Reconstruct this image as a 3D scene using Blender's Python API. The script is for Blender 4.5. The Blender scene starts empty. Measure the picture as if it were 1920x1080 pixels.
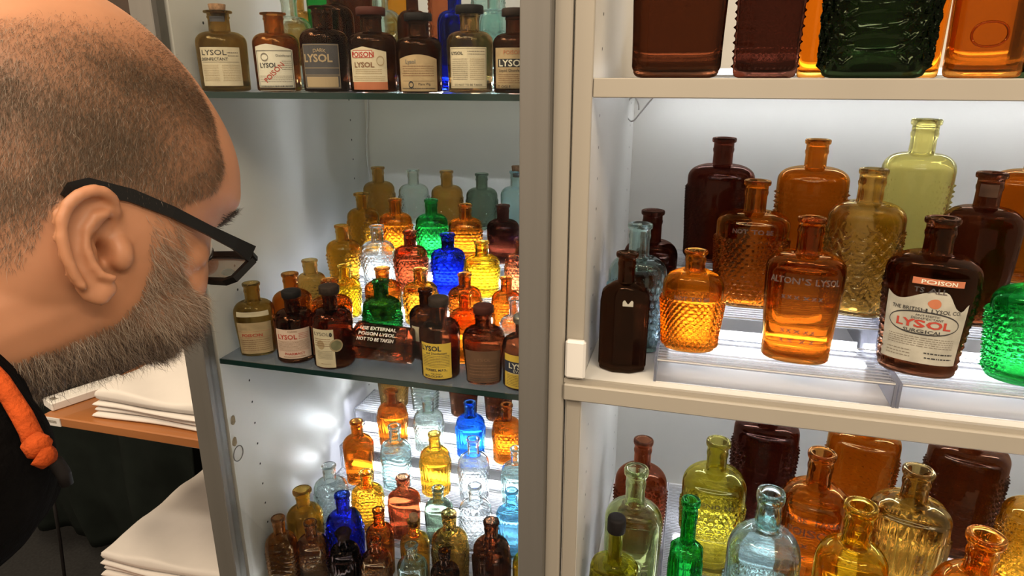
import bpy, math, random
import numpy as np
from mathutils import Vector, Matrix
random.seed(7); rng = np.random.default_rng(7)
scene = bpy.context.scene
COL = scene.collection
PI = math.pi
# ------------------------------------------------------------------ camera geometry
F = 1263.0; PITCH = math.radians(17.6); YAW = math.radians(15.1)
def ray(px, py):
    x = (px-960)/F; y = -(py-540)/F
    h = math.cos(PITCH)+math.sin(PITCH)*y; u = -math.sin(PITCH)+math.cos(PITCH)*y
    return Vector((x*math.cos(YAW)-h*math.sin(YAW), x*math.sin(YAW)+h*math.cos(YAW), u))
def atY(px, py, Y):
    r = ray(px, py); return r*(Y/r.y)
def atZ(px, py, Z):
    r = ray(px, py); return r*(Z/r.z)
def fdist(p):
    return (-p[0]*math.sin(YAW)+p[1]*math.cos(YAW))*math.cos(PITCH)-p[2]*math.sin(PITCH)
cam = bpy.data.cameras.new('camera'); cam.sensor_width = 36; cam.lens = F/1920*36
cam.clip_start = 0.02; cam.clip_end = 50
co = bpy.data.objects.new('camera', cam); COL.objects.link(co)
co.rotation_euler = (PI/2-PITCH, 0, YAW); scene.camera = co
# ------------------------------------------------------------------ materials
def mat(name):
    m = bpy.data.materials.new(name); m.use_nodes = True
    nt = m.node_tree; nt.nodes.clear()
    return m, nt, nt.nodes.new('ShaderNodeOutputMaterial')
def pbr(name, col, rough=.5, metal=0, noise=0, scale=30, bump=0, coat=0, sss=0, stretch=None, spec=.5):
    m, nt, out = mat(name)
    b = nt.nodes.new('ShaderNodeBsdfPrincipled')
    b.inputs['Base Color'].default_value = (*col, 1)
    b.inputs['Roughness'].default_value = rough; b.inputs['Metallic'].default_value = metal
    b.inputs['Coat Weight'].default_value = coat; b.inputs['Specular IOR Level'].default_value = spec
    if sss:
        b.inputs['Subsurface Weight'].default_value = sss
        b.inputs['Subsurface Radius'].default_value = (.006, .002, .001)
        b.inputs['Subsurface Scale'].default_value = 1
    tc = nt.nodes.new('ShaderNodeTexCoord'); mp = nt.nodes.new('ShaderNodeMapping')
    nt.links.new(tc.outputs['Object'], mp.inputs[0])
    if stretch: mp.inputs['Scale'].default_value = stretch
    if noise:
        n = nt.nodes.new('ShaderNodeTexNoise'); n.inputs['Scale'].default_value = scale; n.inputs['Detail'].default_value = 5
        nt.links.new(mp.outputs[0], n.inputs['Vector'])
        r = nt.nodes.new('ShaderNodeValToRGB')
        r.color_ramp.elements[0].position = .3; r.color_ramp.elements[1].position = .7
        r.color_ramp.elements[0].color = (*[c*(1-noise) for c in col], 1)
        r.color_ramp.elements[1].color = (*[min(1, c*(1+noise*.6)) for c in col], 1)
        nt.links.new(n.outputs['Fac'], r.inputs[0]); nt.links.new(r.outputs[0], b.inputs['Base Color'])
    if bump:
        n2 = nt.nodes.new('ShaderNodeTexNoise'); n2.inputs['Scale'].default_value = scale*4; n2.inputs['Detail'].default_value = 4
        nt.links.new(mp.outputs[0], n2.inputs['Vector'])
        bp = nt.nodes.new('ShaderNodeBump'); bp.inputs['Strength'].default_value = bump; bp.inputs['Distance'].default_value = .002
        nt.links.new(n2.outputs['Fac'], bp.inputs['Height']); nt.links.new(bp.outputs[0], b.inputs['Normal'])
    nt.links.new(b.outputs[0], out.inputs[0]); return m
def emis(name, col, s):
    m, nt, out = mat(name); e = nt.nodes.new('ShaderNodeEmission')
    e.inputs[0].default_value = (*col, 1); e.inputs[1].default_value = s
    nt.links.new(e.outputs[0], out.inputs[0]); return m
def glass(name, col, mixt=.14, rough=.0, wavy=.25):
    """tinted bottle glass: col is what a whole bottle (four surfaces) lets through"""
    t = tuple(max(c, .002)**.25 for c in col)
    m, nt, out = mat(name)
    g = nt.nodes.new('ShaderNodeBsdfGlass'); g.inputs['IOR'].default_value = 1.45; g.inputs['Roughness'].default_value = rough
    tr = nt.nodes.new('ShaderNodeBsdfTransparent'); mx = nt.nodes.new('ShaderNodeMixShader')
    g.inputs['Color'].default_value = (*t, 1); tr.inputs['Color'].default_value = (*t, 1)
    mx.inputs[0].default_value = mixt
    tc = nt.nodes.new('ShaderNodeTexCoord'); n = nt.nodes.new('ShaderNodeTexNoise'); n.inputs['Scale'].default_value = 45
    bp = nt.nodes.new('ShaderNodeBump'); bp.inputs['Strength'].default_value = wavy; bp.inputs['Distance'].default_value = .0015
    nt.links.new(tc.outputs['Object'], n.inputs['Vector']); nt.links.new(n.outputs['Fac'], bp.inputs['Height'])
    nt.links.new(bp.outputs[0], g.inputs['Normal'])
    nt.links.new(g.outputs[0], mx.inputs[1]); nt.links.new(tr.outputs[0], mx.inputs[2])
    nt.links.new(mx.outputs[0], out.inputs[0]); return m
def sheet(name, col, gloss=1.0, haze=0.0, ribs=0.0, rough=.03):
    """flat clear sheet (acrylic, glass shelf, door pane): straight-through light plus a Fresnel reflection and a little haze"""
    m, nt, out = mat(name)
    tr = nt.nodes.new('ShaderNodeBsdfTransparent'); tr.inputs[0].default_value = (*col, 1)
    gl = nt.nodes.new('ShaderNodeBsdfGlossy'); gl.inputs['Roughness'].default_value = rough
    fr = nt.nodes.new('ShaderNodeFresnel'); fr.inputs[0].default_value = 1.3
    mu = nt.nodes.new('ShaderNodeMath'); mu.operation = 'MULTIPLY'; mu.inputs[1].default_value = gloss
    nt.links.new(fr.outputs[0], mu.inputs[0])
    mx = nt.nodes.new('ShaderNodeMixShader'); nt.links.new(mu.outputs[0], mx.inputs[0])
    nt.links.new(tr.outputs[0], mx.inputs[1]); nt.links.new(gl.outputs[0], mx.inputs[2])
    df = nt.nodes.new('ShaderNodeBsdfDiffuse'); df.inputs[0].default_value = (.9, .9, .95, 1)
    tl = nt.nodes.new('ShaderNodeBsdfTranslucent'); tl.inputs[0].default_value = (.9, .9, .95, 1)
    dm = nt.nodes.new('ShaderNodeMixShader'); dm.inputs[0].default_value = .5
    nt.links.new(df.outputs[0], dm.inputs[1]); nt.links.new(tl.outputs[0], dm.inputs[2])
    m2 = nt.nodes.new('ShaderNodeMixShader'); m2.inputs[0].default_value = haze
    if ribs:
        tc = nt.nodes.new('ShaderNodeTexCoord'); sp = nt.nodes.new('ShaderNodeSeparateXYZ')
        nt.links.new(tc.outputs['Object'], sp.inputs[0])
        a = nt.nodes.new('ShaderNodeMath'); a.operation = 'MULTIPLY'; a.inputs[1].default_value = 2*PI/.0075
        s = nt.nodes.new('ShaderNodeMath'); s.operation = 'SINE'
        c = nt.nodes.new('ShaderNodeMapRange'); c.inputs[1].default_value = .55; c.inputs[2].default_value = .95
        c.inputs[3].default_value = haze; c.inputs[4].default_value = ribs
        nt.links.new(sp.outputs['Y'], a.inputs[0]); nt.links.new(a.outputs[0], s.inputs[0]); nt.links.new(s.outputs[0], c.inputs[0])
        nt.links.new(c.outputs[0], m2.inputs[0])
    nt.links.new(mx.outputs[0], m2.inputs[1]); nt.links.new(dm.outputs[0], m2.inputs[2])
    nt.links.new(m2.outputs[0], out.inputs[0]); return m
GC = dict(amber=(.42, .085, .004), orange=(.80, .19, .006), gold=(.66, .28, .015), yellow=(.78, .42, .010), dark=(.075, .015, .004),
          brown=(.42, .14, .025), red=(.22, .035, .010), black=(.025, .008, .005), olive=(.34, .17, .022), tan=(.42, .21, .06), khaki=(.52, .27, .045),
          green=(.012, .40, .05), dgreen=(.008, .15, .025), bottlegreen=(.004, .010, .0015), aqua=(.52, .78, .76), clear=(.86, .92, .93),
          pale=(.58, .68, .28), lime=(.44, .36, .025), cobalt=(.003, .015, .58), blue=(.01, .15, .90), sky=(.14, .44, .70), grey=(.18, .26, .18),
          ruby=(.045, .008, .004), clearg=(.72, .86, .78), copper=(.50, .14, .05), palegold=(.72, .62, .17), emb=(.7, .5, .3))
GE = {}
GM = {k: glass('bottle_glass_'+k, v) for k, v in GC.items()}
def emb_mat(c):
    if c not in GE: GE[c] = sheet('raised_glass_'+c, tuple(max(.01, x)**.25*.9 for x in GC[c]), 2.4, .12, rough=.12)
    return GE[c]
M = dict(
    white=pbr('white_melamine', (.74, .72, .68), .42, noise=.04, scale=8),
    cream=pbr('cream_lacquer', (.385, .35, .295), .45, noise=.05, scale=10, stretch=(1, 1, .1)),
    alu=pbr('brushed_aluminium', (.20, .19, .175), .55, .45, noise=.08, scale=60, stretch=(1, 1, .03)),
    cable=pbr('clear_cable_sheath', (.75, .75, .76), .3),
    dark_hole=pbr('dark_hole', (.03, .03, .03), .8),
    chip=pbr('chipped_board', (.35, .27, .16), .9, noise=.4, scale=200),
    cork=pbr('cork', (.34, .19, .10), .9, noise=.4, scale=250, bump=.5),
    blackcap=pbr('black_cap', (.012, .010, .010), .6, spec=.15, noise=.2, scale=80),
    redwax=pbr('dark_red_wax', (.07, .018, .012), .6, spec=.15),
    browncap=pbr('brown_cap', (.035, .022, .016), .6, spec=.15, noise=.3, scale=80),
    tincap=pbr('tin_cap', (.35, .33, .28), .4, .8),
    cream_p=pbr('aged_cream_paper', (.66, .57, .40), .8, noise=.16, scale=55),
    white_p=pbr('aged_white_paper', (.74, .69, .56), .8, noise=.10, scale=55),
    grey_p=pbr('greyed_paper', (.46, .44, .37), .8, noise=.20, scale=60),
    tan_p=pbr('stained_tan_paper', (.47, .34, .19), .8, noise=.25, scale=60),
    pink_p=pbr('pinkish_paper', (.70, .52, .42), .8, noise=.10, scale=55),
    yellow_p=pbr('yellow_paper', (.76, .52, .06), .7, noise=.12, scale=55),
    brown_p=pbr('browned_paper', (.15, .075, .04), .8, noise=.25, scale=60),
    slate_p=pbr('dark_slate_paper', (.07, .065, .07), .7, noise=.2, scale=60),
    orange_p=pbr('rusty_orange_paper', (.52, .17, .08), .75, noise=.15, scale=60),
    navy_p=pbr('navy_paper', (.015, .02, .05), .6),
    seal_p=pbr('green_gold_seal', (.20, .19, .10), .5, noise=.3, scale=90),
    ink=pbr('black_ink', (.03, .028, .03), .7), inkred=pbr('red_ink', (.45, .05, .03), .7), inkbrown=pbr('faded_brown_ink', (.25, .13, .07), .8),
    inkgrey=pbr('faded_grey_ink', (.22, .19, .15), .8), inkwhite=pbr('white_ink', (.80, .76, .62), .7), inktan=pbr('tan_ink', (.42, .31, .18), .7),
    wood=pbr('orange_brown_wood', (.34, .125, .035), .4, noise=.3, scale=14, coat=.3, stretch=(.12, 1, 1)),
    shirt=pbr('white_cotton', (.72, .68, .65), .9, noise=.03, scale=20, bump=.15),
    plastic=pbr('white_plastic', (.78, .76, .73), .35), tag=pbr('price_tag_paper', (.72, .70, .68), .6),
    wall=pbr('dark_wall_paint', (.007, .008, .007), .9, spec=.15, noise=.2, scale=3),
    floor=pbr('dark_carpet', (.03, .03, .03), .95, noise=.3, scale=120),
    drape=pbr('dark_green_cloth', (.012, .016, .014), .95, spec=.1, noise=.35, scale=9, bump=.2),
    skin=pbr('skin', (.52, .235, .12), .5, noise=.14, scale=16, bump=.10, sss=.12),
    hood=pbr('black_fleece', (.0045, .004, .004), 1, spec=.05, noise=.3, scale=60, bump=.6),
    cord=pbr('orange_cotton_cord', (.42, .065, .012), .95, spec=.1, noise=.25, scale=90, bump=.8),
    spec=pbr('black_acetate', (.005, .005, .005), .35, spec=.25),
    hair=pbr('short_brown_grey_hair', (.105, .07, .042), .6), beard=pbr('grizzled_beard_hair', (.20, .125, .08), .6), beardw=pbr('grey_beard_hair', (.37, .29, .22), .6),
    brow=pbr('dark_eyebrow_hair', (.04, .025, .02), .7), eye=pbr('eye_white', (.7, .66, .6), .2), iris=pbr('dark_iris', (.05, .035, .03), .2),
    acrylic=sheet('clear_acrylic', (.97, .97, .985), .9, .035), acrylic_rib=sheet('ribbed_clear_acrylic', (.96, .96, .98), .9, .05, .42),
    acrylic_edge=sheet('acrylic_cut_edge', (.80, .80, .87), 1.0, .16),
    shelf_glass=sheet('shelf_glass', (.88, .95, .93), 1.0, .10), glass_edge=pbr('green_glass_edge', (.007, .03, .027), .2, coat=.2),
    pane=sheet('door_pane_glass', (.97, .98, .97), .35, .002, rough=.0), lens=sheet('spectacle_lens', (.9, .9, .84), .5, .05),
    led=emis('cool_white_led', (.93, .97, 1.0), 1.0), haze=pbr('dull_brown_box', (.06, .04, .03), .8, noise=.3, scale=8))
def led_mat(s): return emis('cool_white_led_%d' % int(s), (.90, .95, 1.0), s)
# ------------------------------------------------------------------ object helpers
def link(name, me, m=None, parent=None, smooth=False):
    o = bpy.data.objects.new(name, me); COL.objects.link(o)
    if m is not None:
        for mm in (m if isinstance(m, (list, tuple)) else [m]): me.materials.append(mm)
    if smooth: me.polygons.foreach_set('use_smooth', [True]*len(me.polygons))
    if parent is not None: o.parent = parent
    return o
def tag(o, label=None, cat=None, group=None, kind=None):
    if label: o['label'] = label
    if cat: o['category'] = cat
    if group: o['group'] = group
    if kind: o['kind'] = kind
    return o
def empty(name, loc, label=None, cat=None, group=None, rz=0):
    o = bpy.data.objects.new(name, None); COL.objects.link(o); o.location = loc; o.rotation_euler = (0, 0, rz)
    o.empty_display_size = .02
    return tag(o, label, cat, group)
class MB:
    def __init__(s): s.v = []; s.f = []; s.mi = []
    def add(s, vs, fs, mi=0):
        n = len(s.v); s.v += [tuple(v) for v in vs]; s.f += [tuple(i+n for i in f) for f in fs]; s.mi += [mi]*len(fs); return s
    def box(s, x0, x1, y0, y1, z0, z1, mi=0, bev=0):
        if bev: return s.bbox(x0, x1, y0, y1, z0, z1, bev, mi)
        v = [(x, y, z) for z in (z0, z1) for y in (y0, y1) for x in (x0, x1)]
        f = [(0, 2, 3, 1), (4, 5, 7, 6), (0, 1, 5, 4), (2, 6, 7, 3), (0, 4, 6, 2), (1, 3, 7, 5)]
        return s.add(v, f, mi)
    def bbox(s, x0, x1, y0, y1, z0, z1, b, mi=0):
        vs = []
        for z, k in ((z0, b), (z0+b, 0), (z1-b, 0), (z1, b)):
            vs += [(x0+b+k*0, y0+k, z), (x1-b, y0+k, z), (x1-k, y0+b, z), (x1-k, y1-b, z), (x1-b, y1-k, z), (x0+b, y1-k, z), (x0+k, y1-b, z), (x0+k, y0+b, z)]
        fs = [tuple(range(7, -1, -1)), tuple(range(24, 32))]
        for l in range(3):
            for i in range(8):
                j = (i+1) % 8; fs.append((l*8+i, l*8+j, l*8+8+j, l*8+8+i))
        return s.add(vs, fs, mi)
    def tube(s, pts, rad, n=10, mi=0, cap=True):
        pts = [Vector(p) for p in pts]
        if not isinstance(rad, (list, tuple)): rad = [rad]*len(pts)
        rings = []; up = Vector((0.13, 0.2, 1)).normalized()
        for i, p in enumerate(pts):
            d = (pts[min(i+1, len(pts)-1)]-pts[max(i-1, 0)]).normalized()
            a = d.cross(up)
            if a.length < .05: a = d.cross(Vector((1, 0, 0)))
            a.normalize(); b = a.cross(d)
            rings.append([p+(a*math.cos(2*PI*k/n)+b*math.sin(2*PI*k/n))*rad[i] for k in range(n)])
        vs = [v for r in rings for v in r]; fs = []
        for i in range(len(rings)-1):
            for k in range(n):
                k2 = (k+1) % n; fs.append((i*n+k, i*n+n+k, i*n+n+k2, i*n+k2))
        if cap:
            fs.append(tuple(range(n))); fs.append(tuple((len(rings)-1)*n+k for k in range(n-1, -1, -1)))
        return s.add(vs, fs, mi)
    def ell(s, c, r, n=20, m_=14, rot=None, mi=0):
        vs = []; c = Vector(c)
        for i in range(1, m_):
            t = PI*i/m_
            for k in range(n):
                a = 2*PI*k/n; v = Vector((r[0]*math.sin(t)*math.cos(a), r[1]*math.sin(t)*math.sin(a), r[2]*math.cos(t)))
                if rot is not None: v = rot @ v
                vs.append(c+v)
        t = Vector((0, 0, r[2])); b = Vector((0, 0, -r[2]))
        if rot is not None: t = rot @ t; b = rot @ b
        vs += [c+t, c+b]; T = len(vs)-2; fs = []
        for i in range(m_-2):
            for k in range(n):
                k2 = (k+1) % n; fs.append((i*n+k, i*n+n+k, i*n+n+k2, i*n+k2))
        for k in range(n):
            fs.append((T, k, (k+1) % n)); fs.append((T+1, (m_-2)*n+(k+1) % n, (m_-2)*n+k))
        return s.add(vs, fs, mi)
    def lathe(s, prof, n=32, c=(0, 0, 0), mi=0):
        """prof: (z, r) list, closed with fans where r == 0"""
        vs = []; idx = []
        for z, r in prof:
            if r < 1e-6: idx.append([len(vs)]*n); vs.append((c[0], c[1], c[2]+z))
            else:
                idx.append(list(range(len(vs), len(vs)+n)))
                vs += [(c[0]+r*math.cos(2*PI*k/n), c[1]+r*math.sin(2*PI*k/n), c[2]+z) for k in range(n)]
        fs = []
        for a, b in zip(idx, idx[1:]):
            for k in range(n):
                k2 = (k+1) % n; q = []
                for t in (a[k], a[k2], b[k2], b[k]):
                    if t not in q: q.append(t)
                if len(q) > 2: fs.append(tuple(q))
        return s.add(vs, fs, mi)
    def mesh(s, name='m'):
        me = bpy.data.meshes.new(name); me.from_pydata(s.v, [], s.f)
        if any(s.mi): me.polygons.foreach_set('material_index', s.mi)
        me.update(); return me
    def build(s, name, m, parent=None, smooth=False): return link(name, s.mesh(name), m, parent, smooth)
# ------------------------------------------------------------------ text
_tc = {}
def text_geo(t, bold=0.0, extrude=0.0):
    k = (t, bold, extrude)
    if k not in _tc:
        cu = bpy.data.curves.new('t', 'FONT'); cu.body = t; cu.size = 1; cu.align_x = 'CENTER'; cu.offset = bold; cu.resolution_u = 2
        cu.extrude = extrude
        o = bpy.data.objects.new('t', cu); COL.objects.link(o)
        me = bpy.data.meshes.new_from_object(o.evaluated_get(bpy.context.evaluated_depsgraph_get()))
        vs = [tuple(v.co) for v in me.vertices]; fs = [tuple(p.vertices) for p in me.polygons]
        bpy.data.objects.remove(o); bpy.data.curves.remove(cu); bpy.data.meshes.remove(me)
        _tc[k] = (vs, fs)
    return _tc[k]
# ------------------------------------------------------------------ bottles
def smooth01(t): t = max(0, min(1, t)); return t*t*(3-2*t)
PATTERN = {}
def pat(name, th, z, p):
    """relief height 0..1 at angle th, body height fraction z (0..1); p = (cells round, cells up)"""
    n, k = p
    if name == 'diamond':
        a = n*th/2+k*PI*z; b = n*th/2-k*PI*z
        return max(1-abs(math.sin(a))*1.9, 1-abs(math.sin(b))*1.9, 0)
    if name == 'scale':
        a = n*th/2+k*PI*z; b = n*th/2-k*PI*z
        return min(1, abs(math.sin(a))*abs(math.sin(b))*1.7)
    if name == 'hob':
        row = math.floor(z*k); t = th*n/(2*PI)+.5*(row % 2)
        d = math.hypot((t-math.floor(t)-.5)*1.3, (z*k-row-.5)); return max(0, 1-(d/.36)**2)
    if name == 'dots':
        row = math.floor(z*k); t = th*n/(2*PI)+.5*(row % 2)
        d = math.hypot((t-math.floor(t)-.5)*1.3, (z*k-row-.5)); return max(0, 1-(d/.2)**2)
    if name == 'flute': return max(0, abs(math.sin(n*th/2))**.6)
    if name == 'rib': return max(0, 1-abs(math.sin(n*th/2))*2.4)
    if name == 'wave':
        return max(0, 1-abs(math.sin(k*PI*z+1.2*math.sin(n*th/2)))*2.2)
    return 0
def make_bottle(H, W, sec='oval', dr=.72, pattern=None, cells=(14, 7), amp=.035, neck=.39, lip=.46, zn=.745, zs=.61, tb=.90,
                front_plain=0.0, prange=(.05, .92), sh=2.2, liph=.035, nth=96, nz=64, ring=True, thick=.06, waist=.97, rot=0.0, flare=0):
    Rw = W/2
    def prof():
        out = [(0.0, 0.0), (0.0, .55*tb), (0.0, .80*tb), (.004, .90*tb), (.012, .96*tb), (.024, .995*tb)]
        for i in range(1, nz+1):
            t = i/nz; out.append((.024+(zs-.024)*t, tb+(1-tb)*smooth01(t*1.05)))
        for i in range(1, 13):
            a = PI/2*i/12; r = neck+(1-neck)*max(0, math.cos(a))**(2/sh); z = zs+(zn-zs)*math.sin(a)**(2/sh)
            out.append((z, r))
        out.append((zn+.012, neck*.985)); out.append((zn+.05, neck*waist))
        out.append((1-liph*3.4, neck*waist))
        if ring: out += [(1-liph*3.0, neck*1.03), (1-liph*2.5, neck*1.05), (1-liph*2.2, neck*1.0)]
        out += [(1-liph*1.15, neck*(1+flare)), (1-liph*1.0, lip*.97), (1-liph*.7, lip), (1-liph*.25, lip), (1-liph*.06, lip*.96), (1.0, lip*.88)]
        return out
    P = prof(); th0 = [2*PI*k/nth for k in range(nth)]
    def xy(r, z, th, off=0.0):
        b = smooth01((z-zs)/(zn-zs)) if z > zs else 0.0
        d = dr+(1-dr)*b if sec != 'round' else 1.0
        c, s_ = math.cos(th), math.sin(th)
        if sec == 'oct':
            q = ((th+PI/8) % (PI/4))-PI/8; f = 1/math.cos(q)*.97; f = f*(1-b)+b
            return (r*Rw+off)*c*f, (r*Rw*d+off)*s_*f
        if sec == 'rect':
            e = .34+.66*b
            return (r*Rw+off)*math.copysign(abs(c)**e, c), (r*Rw*d+off)*math.copysign(abs(s_)**e, s_)
        if sec == 'oval':
            e = .82+.18*b
            return (r*Rw+off)*math.copysign(abs(c)**e, c), (r*Rw*d+off)*math.copysign(abs(s_)**e, s_)
        return (r*Rw+off)*c, (r*Rw+off)*s_
    vs = []; rings = []
    p0, p1 = prange
    for z, r in P:
        if r == 0: vs.append((0, 0, .004*H)); rings.append([len(vs)-1]*nth); continue
        rings.append(list(range(len(vs), len(vs)+nth)))
        zb = z/zs
        m = 0
        if pattern and p0 < zb < p1: m = min(1, (zb-p0)/.02, (p1-zb)/.02)
        for th in th0:
            o = 0
            if m > 0:
                w = m
                if front_plain:
                    dq = abs(((th+PI/2+PI) % (2*PI))-PI)
                    w *= smooth01((dq-front_plain)/.12)
                if w > 0: o = 2.3*amp*Rw*pat(pattern, th+.001, zb, cells)*w
            x, y = xy(r, z, th, o); vs.append((x, y, z*H))
    T = thick
    inner = [(1.0, lip*.80), (1-liph*.1, neck*.76), (1-liph*1.2, neck*.70), (zn+.02, neck*.70)]
    for i in range(10, -1, -1):
        a = PI/2*i/10; inner.append((zs+(zn-zs)*math.sin(a)**(2/sh)-.012, max(neck*.72, (neck+(1-neck)*max(0, math.cos(a))**(2/sh))-T)))
    for i in range(1, 7):
        t = 1-i/7; inner.append((.05+(zs-.05)*t, tb+(1-tb)*smooth01(t*1.05)-T))
    inner += [(.045, (tb-T)*.97), (.032, (tb-T)*.85), (.026, (tb-T)*.5), (.026, 0)]
    for z, r in inner:
        if r == 0: vs.append((0, 0, z*H)); rings.append([len(vs)-1]*nth); continue
        rings.append(list(range(len(vs), len(vs)+nth)))
        for th in th0:
            x, y = xy(r, z, th); vs.append((x, y, z*H))
    fs = []
    for a, b in zip(rings, rings[1:]):
        for k in range(nth):
            k2 = (k+1) % nth
            if a[0] == a[1]: fs.append((a[0], b[k2], b[k]))
            elif b[0] == b[1]: fs.append((a[k], a[k2], b[0]))
            else: fs.append((a[k], a[k2], b[k2], b[k]))
    me = bpy.data.meshes.new('bottle'); me.from_pydata(vs, [], fs); me.update()
    me.polygons.foreach_set('use_smooth', [True]*len(fs))
    def radius(z):
        for (za, ra), (zb_, rb) in zip(P[1:], P[2:]):
            if za <= z <= zb_ and zb_ > za: return ra+(rb-ra)*(z-za)/(zb_-za)
        return neck
    def surf(s, z, off):
        """point on the outer glass: s metres of arc from the front centre, z metres up"""
        zf = z/H; r = radius(zf)
        th = -PI/2+rot+s/(r*Rw*(1 if sec == 'round' else 1.0))
        x, y = xy(r, zf, th, off); return (x, y, z)
    return me, surf
def rings_paper(surf, u0, u1, z0, z1, off, nu=26, nv=8, top=None, bottom=None):
    vs = []; fs = []
    for j in range(nv+1):
        for i in range(nu+1):
            u = u0+(u1-u0)*i/nu; a = z0 if bottom is None else z0+bottom(i/nu)*(z1-z0)
            b = z1 if top is None else z0+(z1-z0)*top(i/nu)
            vs.append(surf(u, a+(b-a)*j/nv, off))
    for j in range(nv):
        for i in range(nu):
            a = j*(nu+1)+i; fs.append((a, a+1, a+nu+2, a+nu+1))
    return vs, fs
def add_label(root, surf, H, W, spec):
    """spec: dict(u=(u0,u1) in half widths, z=(z0,z1) height fractions, paper=mat, items=[...])"""
    hw = W/2; u0, u1 = spec['u'][0]*hw, spec['u'][1]*hw; z0, z1 = spec['z'][0]*H, spec['z'][1]*H
    off = .0005+.045*hw*spec.get('lift', 0)
    vs, fs = rings_paper(surf, u0, u1, z0, z1, off, top=spec.get('top'))
    if spec.get('round'):
        n = 32; c0, c1, rz_, ru_ = (u0+u1)/2, (z0+z1)/2, (z1-z0)/2, (u1-u0)/2
        vs = [surf(c0, c1, off+.0003)]+[surf(c0+ru_*math.cos(2*PI*i/n)*q, c1+rz_*math.sin(2*PI*i/n)*q, off+.0003) for q in (.5, 1) for i in range(n)]
        fs = [(0, 1+i, 1+(i+1) % n) for i in range(n)]+[(1+i, 1+n+i, 1+n+(i+1) % n, 1+(i+1) % n) for i in range(n)]
    lab = MB().add(vs, fs).build('label', M[spec['paper']], root, True)
    if spec.get('note'): lab['label'] = spec['note']
    mats = []; mb = MB()
    def mi(n):
        if n not in mats: mats.append(n)
        return mats.index(n)
    def P(u, v, o): return surf(u0+(u1-u0)*(u+1)/2, z0+(z1-z0)*v, off+o)
    Lw = (u1-u0)/2; Lh = z1-z0
    for it in spec.get('items', []):
        k = it[0]
        if k == 't':
            _, t, u, v, size, ink = it[:6]; slope = it[6] if len(it) > 6 else 0; bold = it[7] if len(it) > 7 else .0
            V, Fc = text_geo(t, bold); h = size*Lh; ws = it[8] if len(it) > 8 else 1
            mb.add([surf((u0+u1)/2+u*Lw+(x*math.cos(slope)-y*math.sin(slope))*h*ws, z0+v*Lh+(x*math.sin(slope)+y*math.cos(slope))*h, off+.00035) for x, y, _ in V], Fc, mi(ink))
        elif k == 'arc':
            _, t, u, v, size, ink, sag = it[:7]
            V, Fc = text_geo(t, .01); h = size*Lh
            mb.add([surf((u0+u1)/2+u*Lw+x*h, z0+v*Lh+y*h-sag*Lh*(x*h/Lw)**2, off+.00035) for x, y, _ in V], Fc, mi(ink))
        elif k == 'bar':
            _, a, b, c, d, ink = it
            n = 10; vv = []; ff = []
            for i in range(n+1):
                u = a+(c-a)*i/n; vv += [P(u, b, .0002), P(u, d, .0002)]
                if i: q = 2*i; ff.append((q-2, q, q+1, q-1))
            mb.add(vv, ff, mi(ink))
        elif k == 'print':     # lines of small print too small to read
            _, a, b, c, d, n, ink = it
            for r in range(n):
                v = d-(d-b)*(r+.5)/n; hh = (d-b)/n*.13; u = a+random.uniform(0, .03)
                while u < c:
                    w = random.uniform(.025, .10); w = min(w, c-u)
                    mb.add([P(u, v-hh, .0003), P(u+w, v-hh, .0003), P(u+w, v+hh, .0003), P(u, v+hh, .0003)], [(0, 1, 2, 3)], mi(ink)); u += w+.022
        elif k == 'ring':
            _, u, v, ru, rv, t, ink = it; n = 40; vv = []; ff = []
            for i in range(n):
                a = 2*PI*i/n
                vv += [P(u+ru*math.cos(a), v+rv*math.sin(a), .0003), P(u+(ru-t)*math.cos(a), v+(rv-t)*math.sin(a), .0003)]
                j = (i+1) % n; ff.append((2*i, 2*j, 2*j+1, 2*i+1))
            mb.add(vv, ff, mi(ink))
        elif k == 'disc':
            _, u, v, ru, rv, ink = it; n = 28
            vv = [P(u, v, .00025)]+[P(u+ru*math.cos(2*PI*i/n), v+rv*math.sin(2*PI*i/n), .00025) for i in range(n)]
            mb.add(vv, [(0, 1+i, 1+(i+1) % n) for i in range(n)], mi(ink))
        elif k == 'frame':
            _, a, b, c, d, t, ink = it; tv = t*Lw/Lh
            for (p, q, r_, s_) in ((a, b, c, b+tv), (a, d-tv, c, d), (a, b, a+t, d), (c-t, b, c, d)):
                vv = []; ff = []
                for i in range(9):
                    u = p+(r_-p)*i/8; vv += [P(u, q, .0003), P(u, s_, .0003)]
                    if i: w = 2*i; ff.append((w-2, w, w+1, w-1))
                mb.add(vv, ff, mi(ink))
    if mb.v: mb.build('lettering', [M[n] for n in mats], lab)
    return lab
def emboss(root, surf, H, W, items, m):
    mb = MB()
    for t, u, z, size, slope in items:
        V, Fc = text_geo(t, .012, .05)
        for_v = []
        for x, y, e in V:
            for_v.append(surf(u*W/2+(x*math.cos(slope)-y*math.sin(slope))*size*H, z*H+(x*math.sin(slope)+y*math.cos(slope))*size*H, .0002+(e+.05)*10*.0007))
        mb.add(for_v, Fc)
    mb.build('raised_lettering', m, root)
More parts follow.
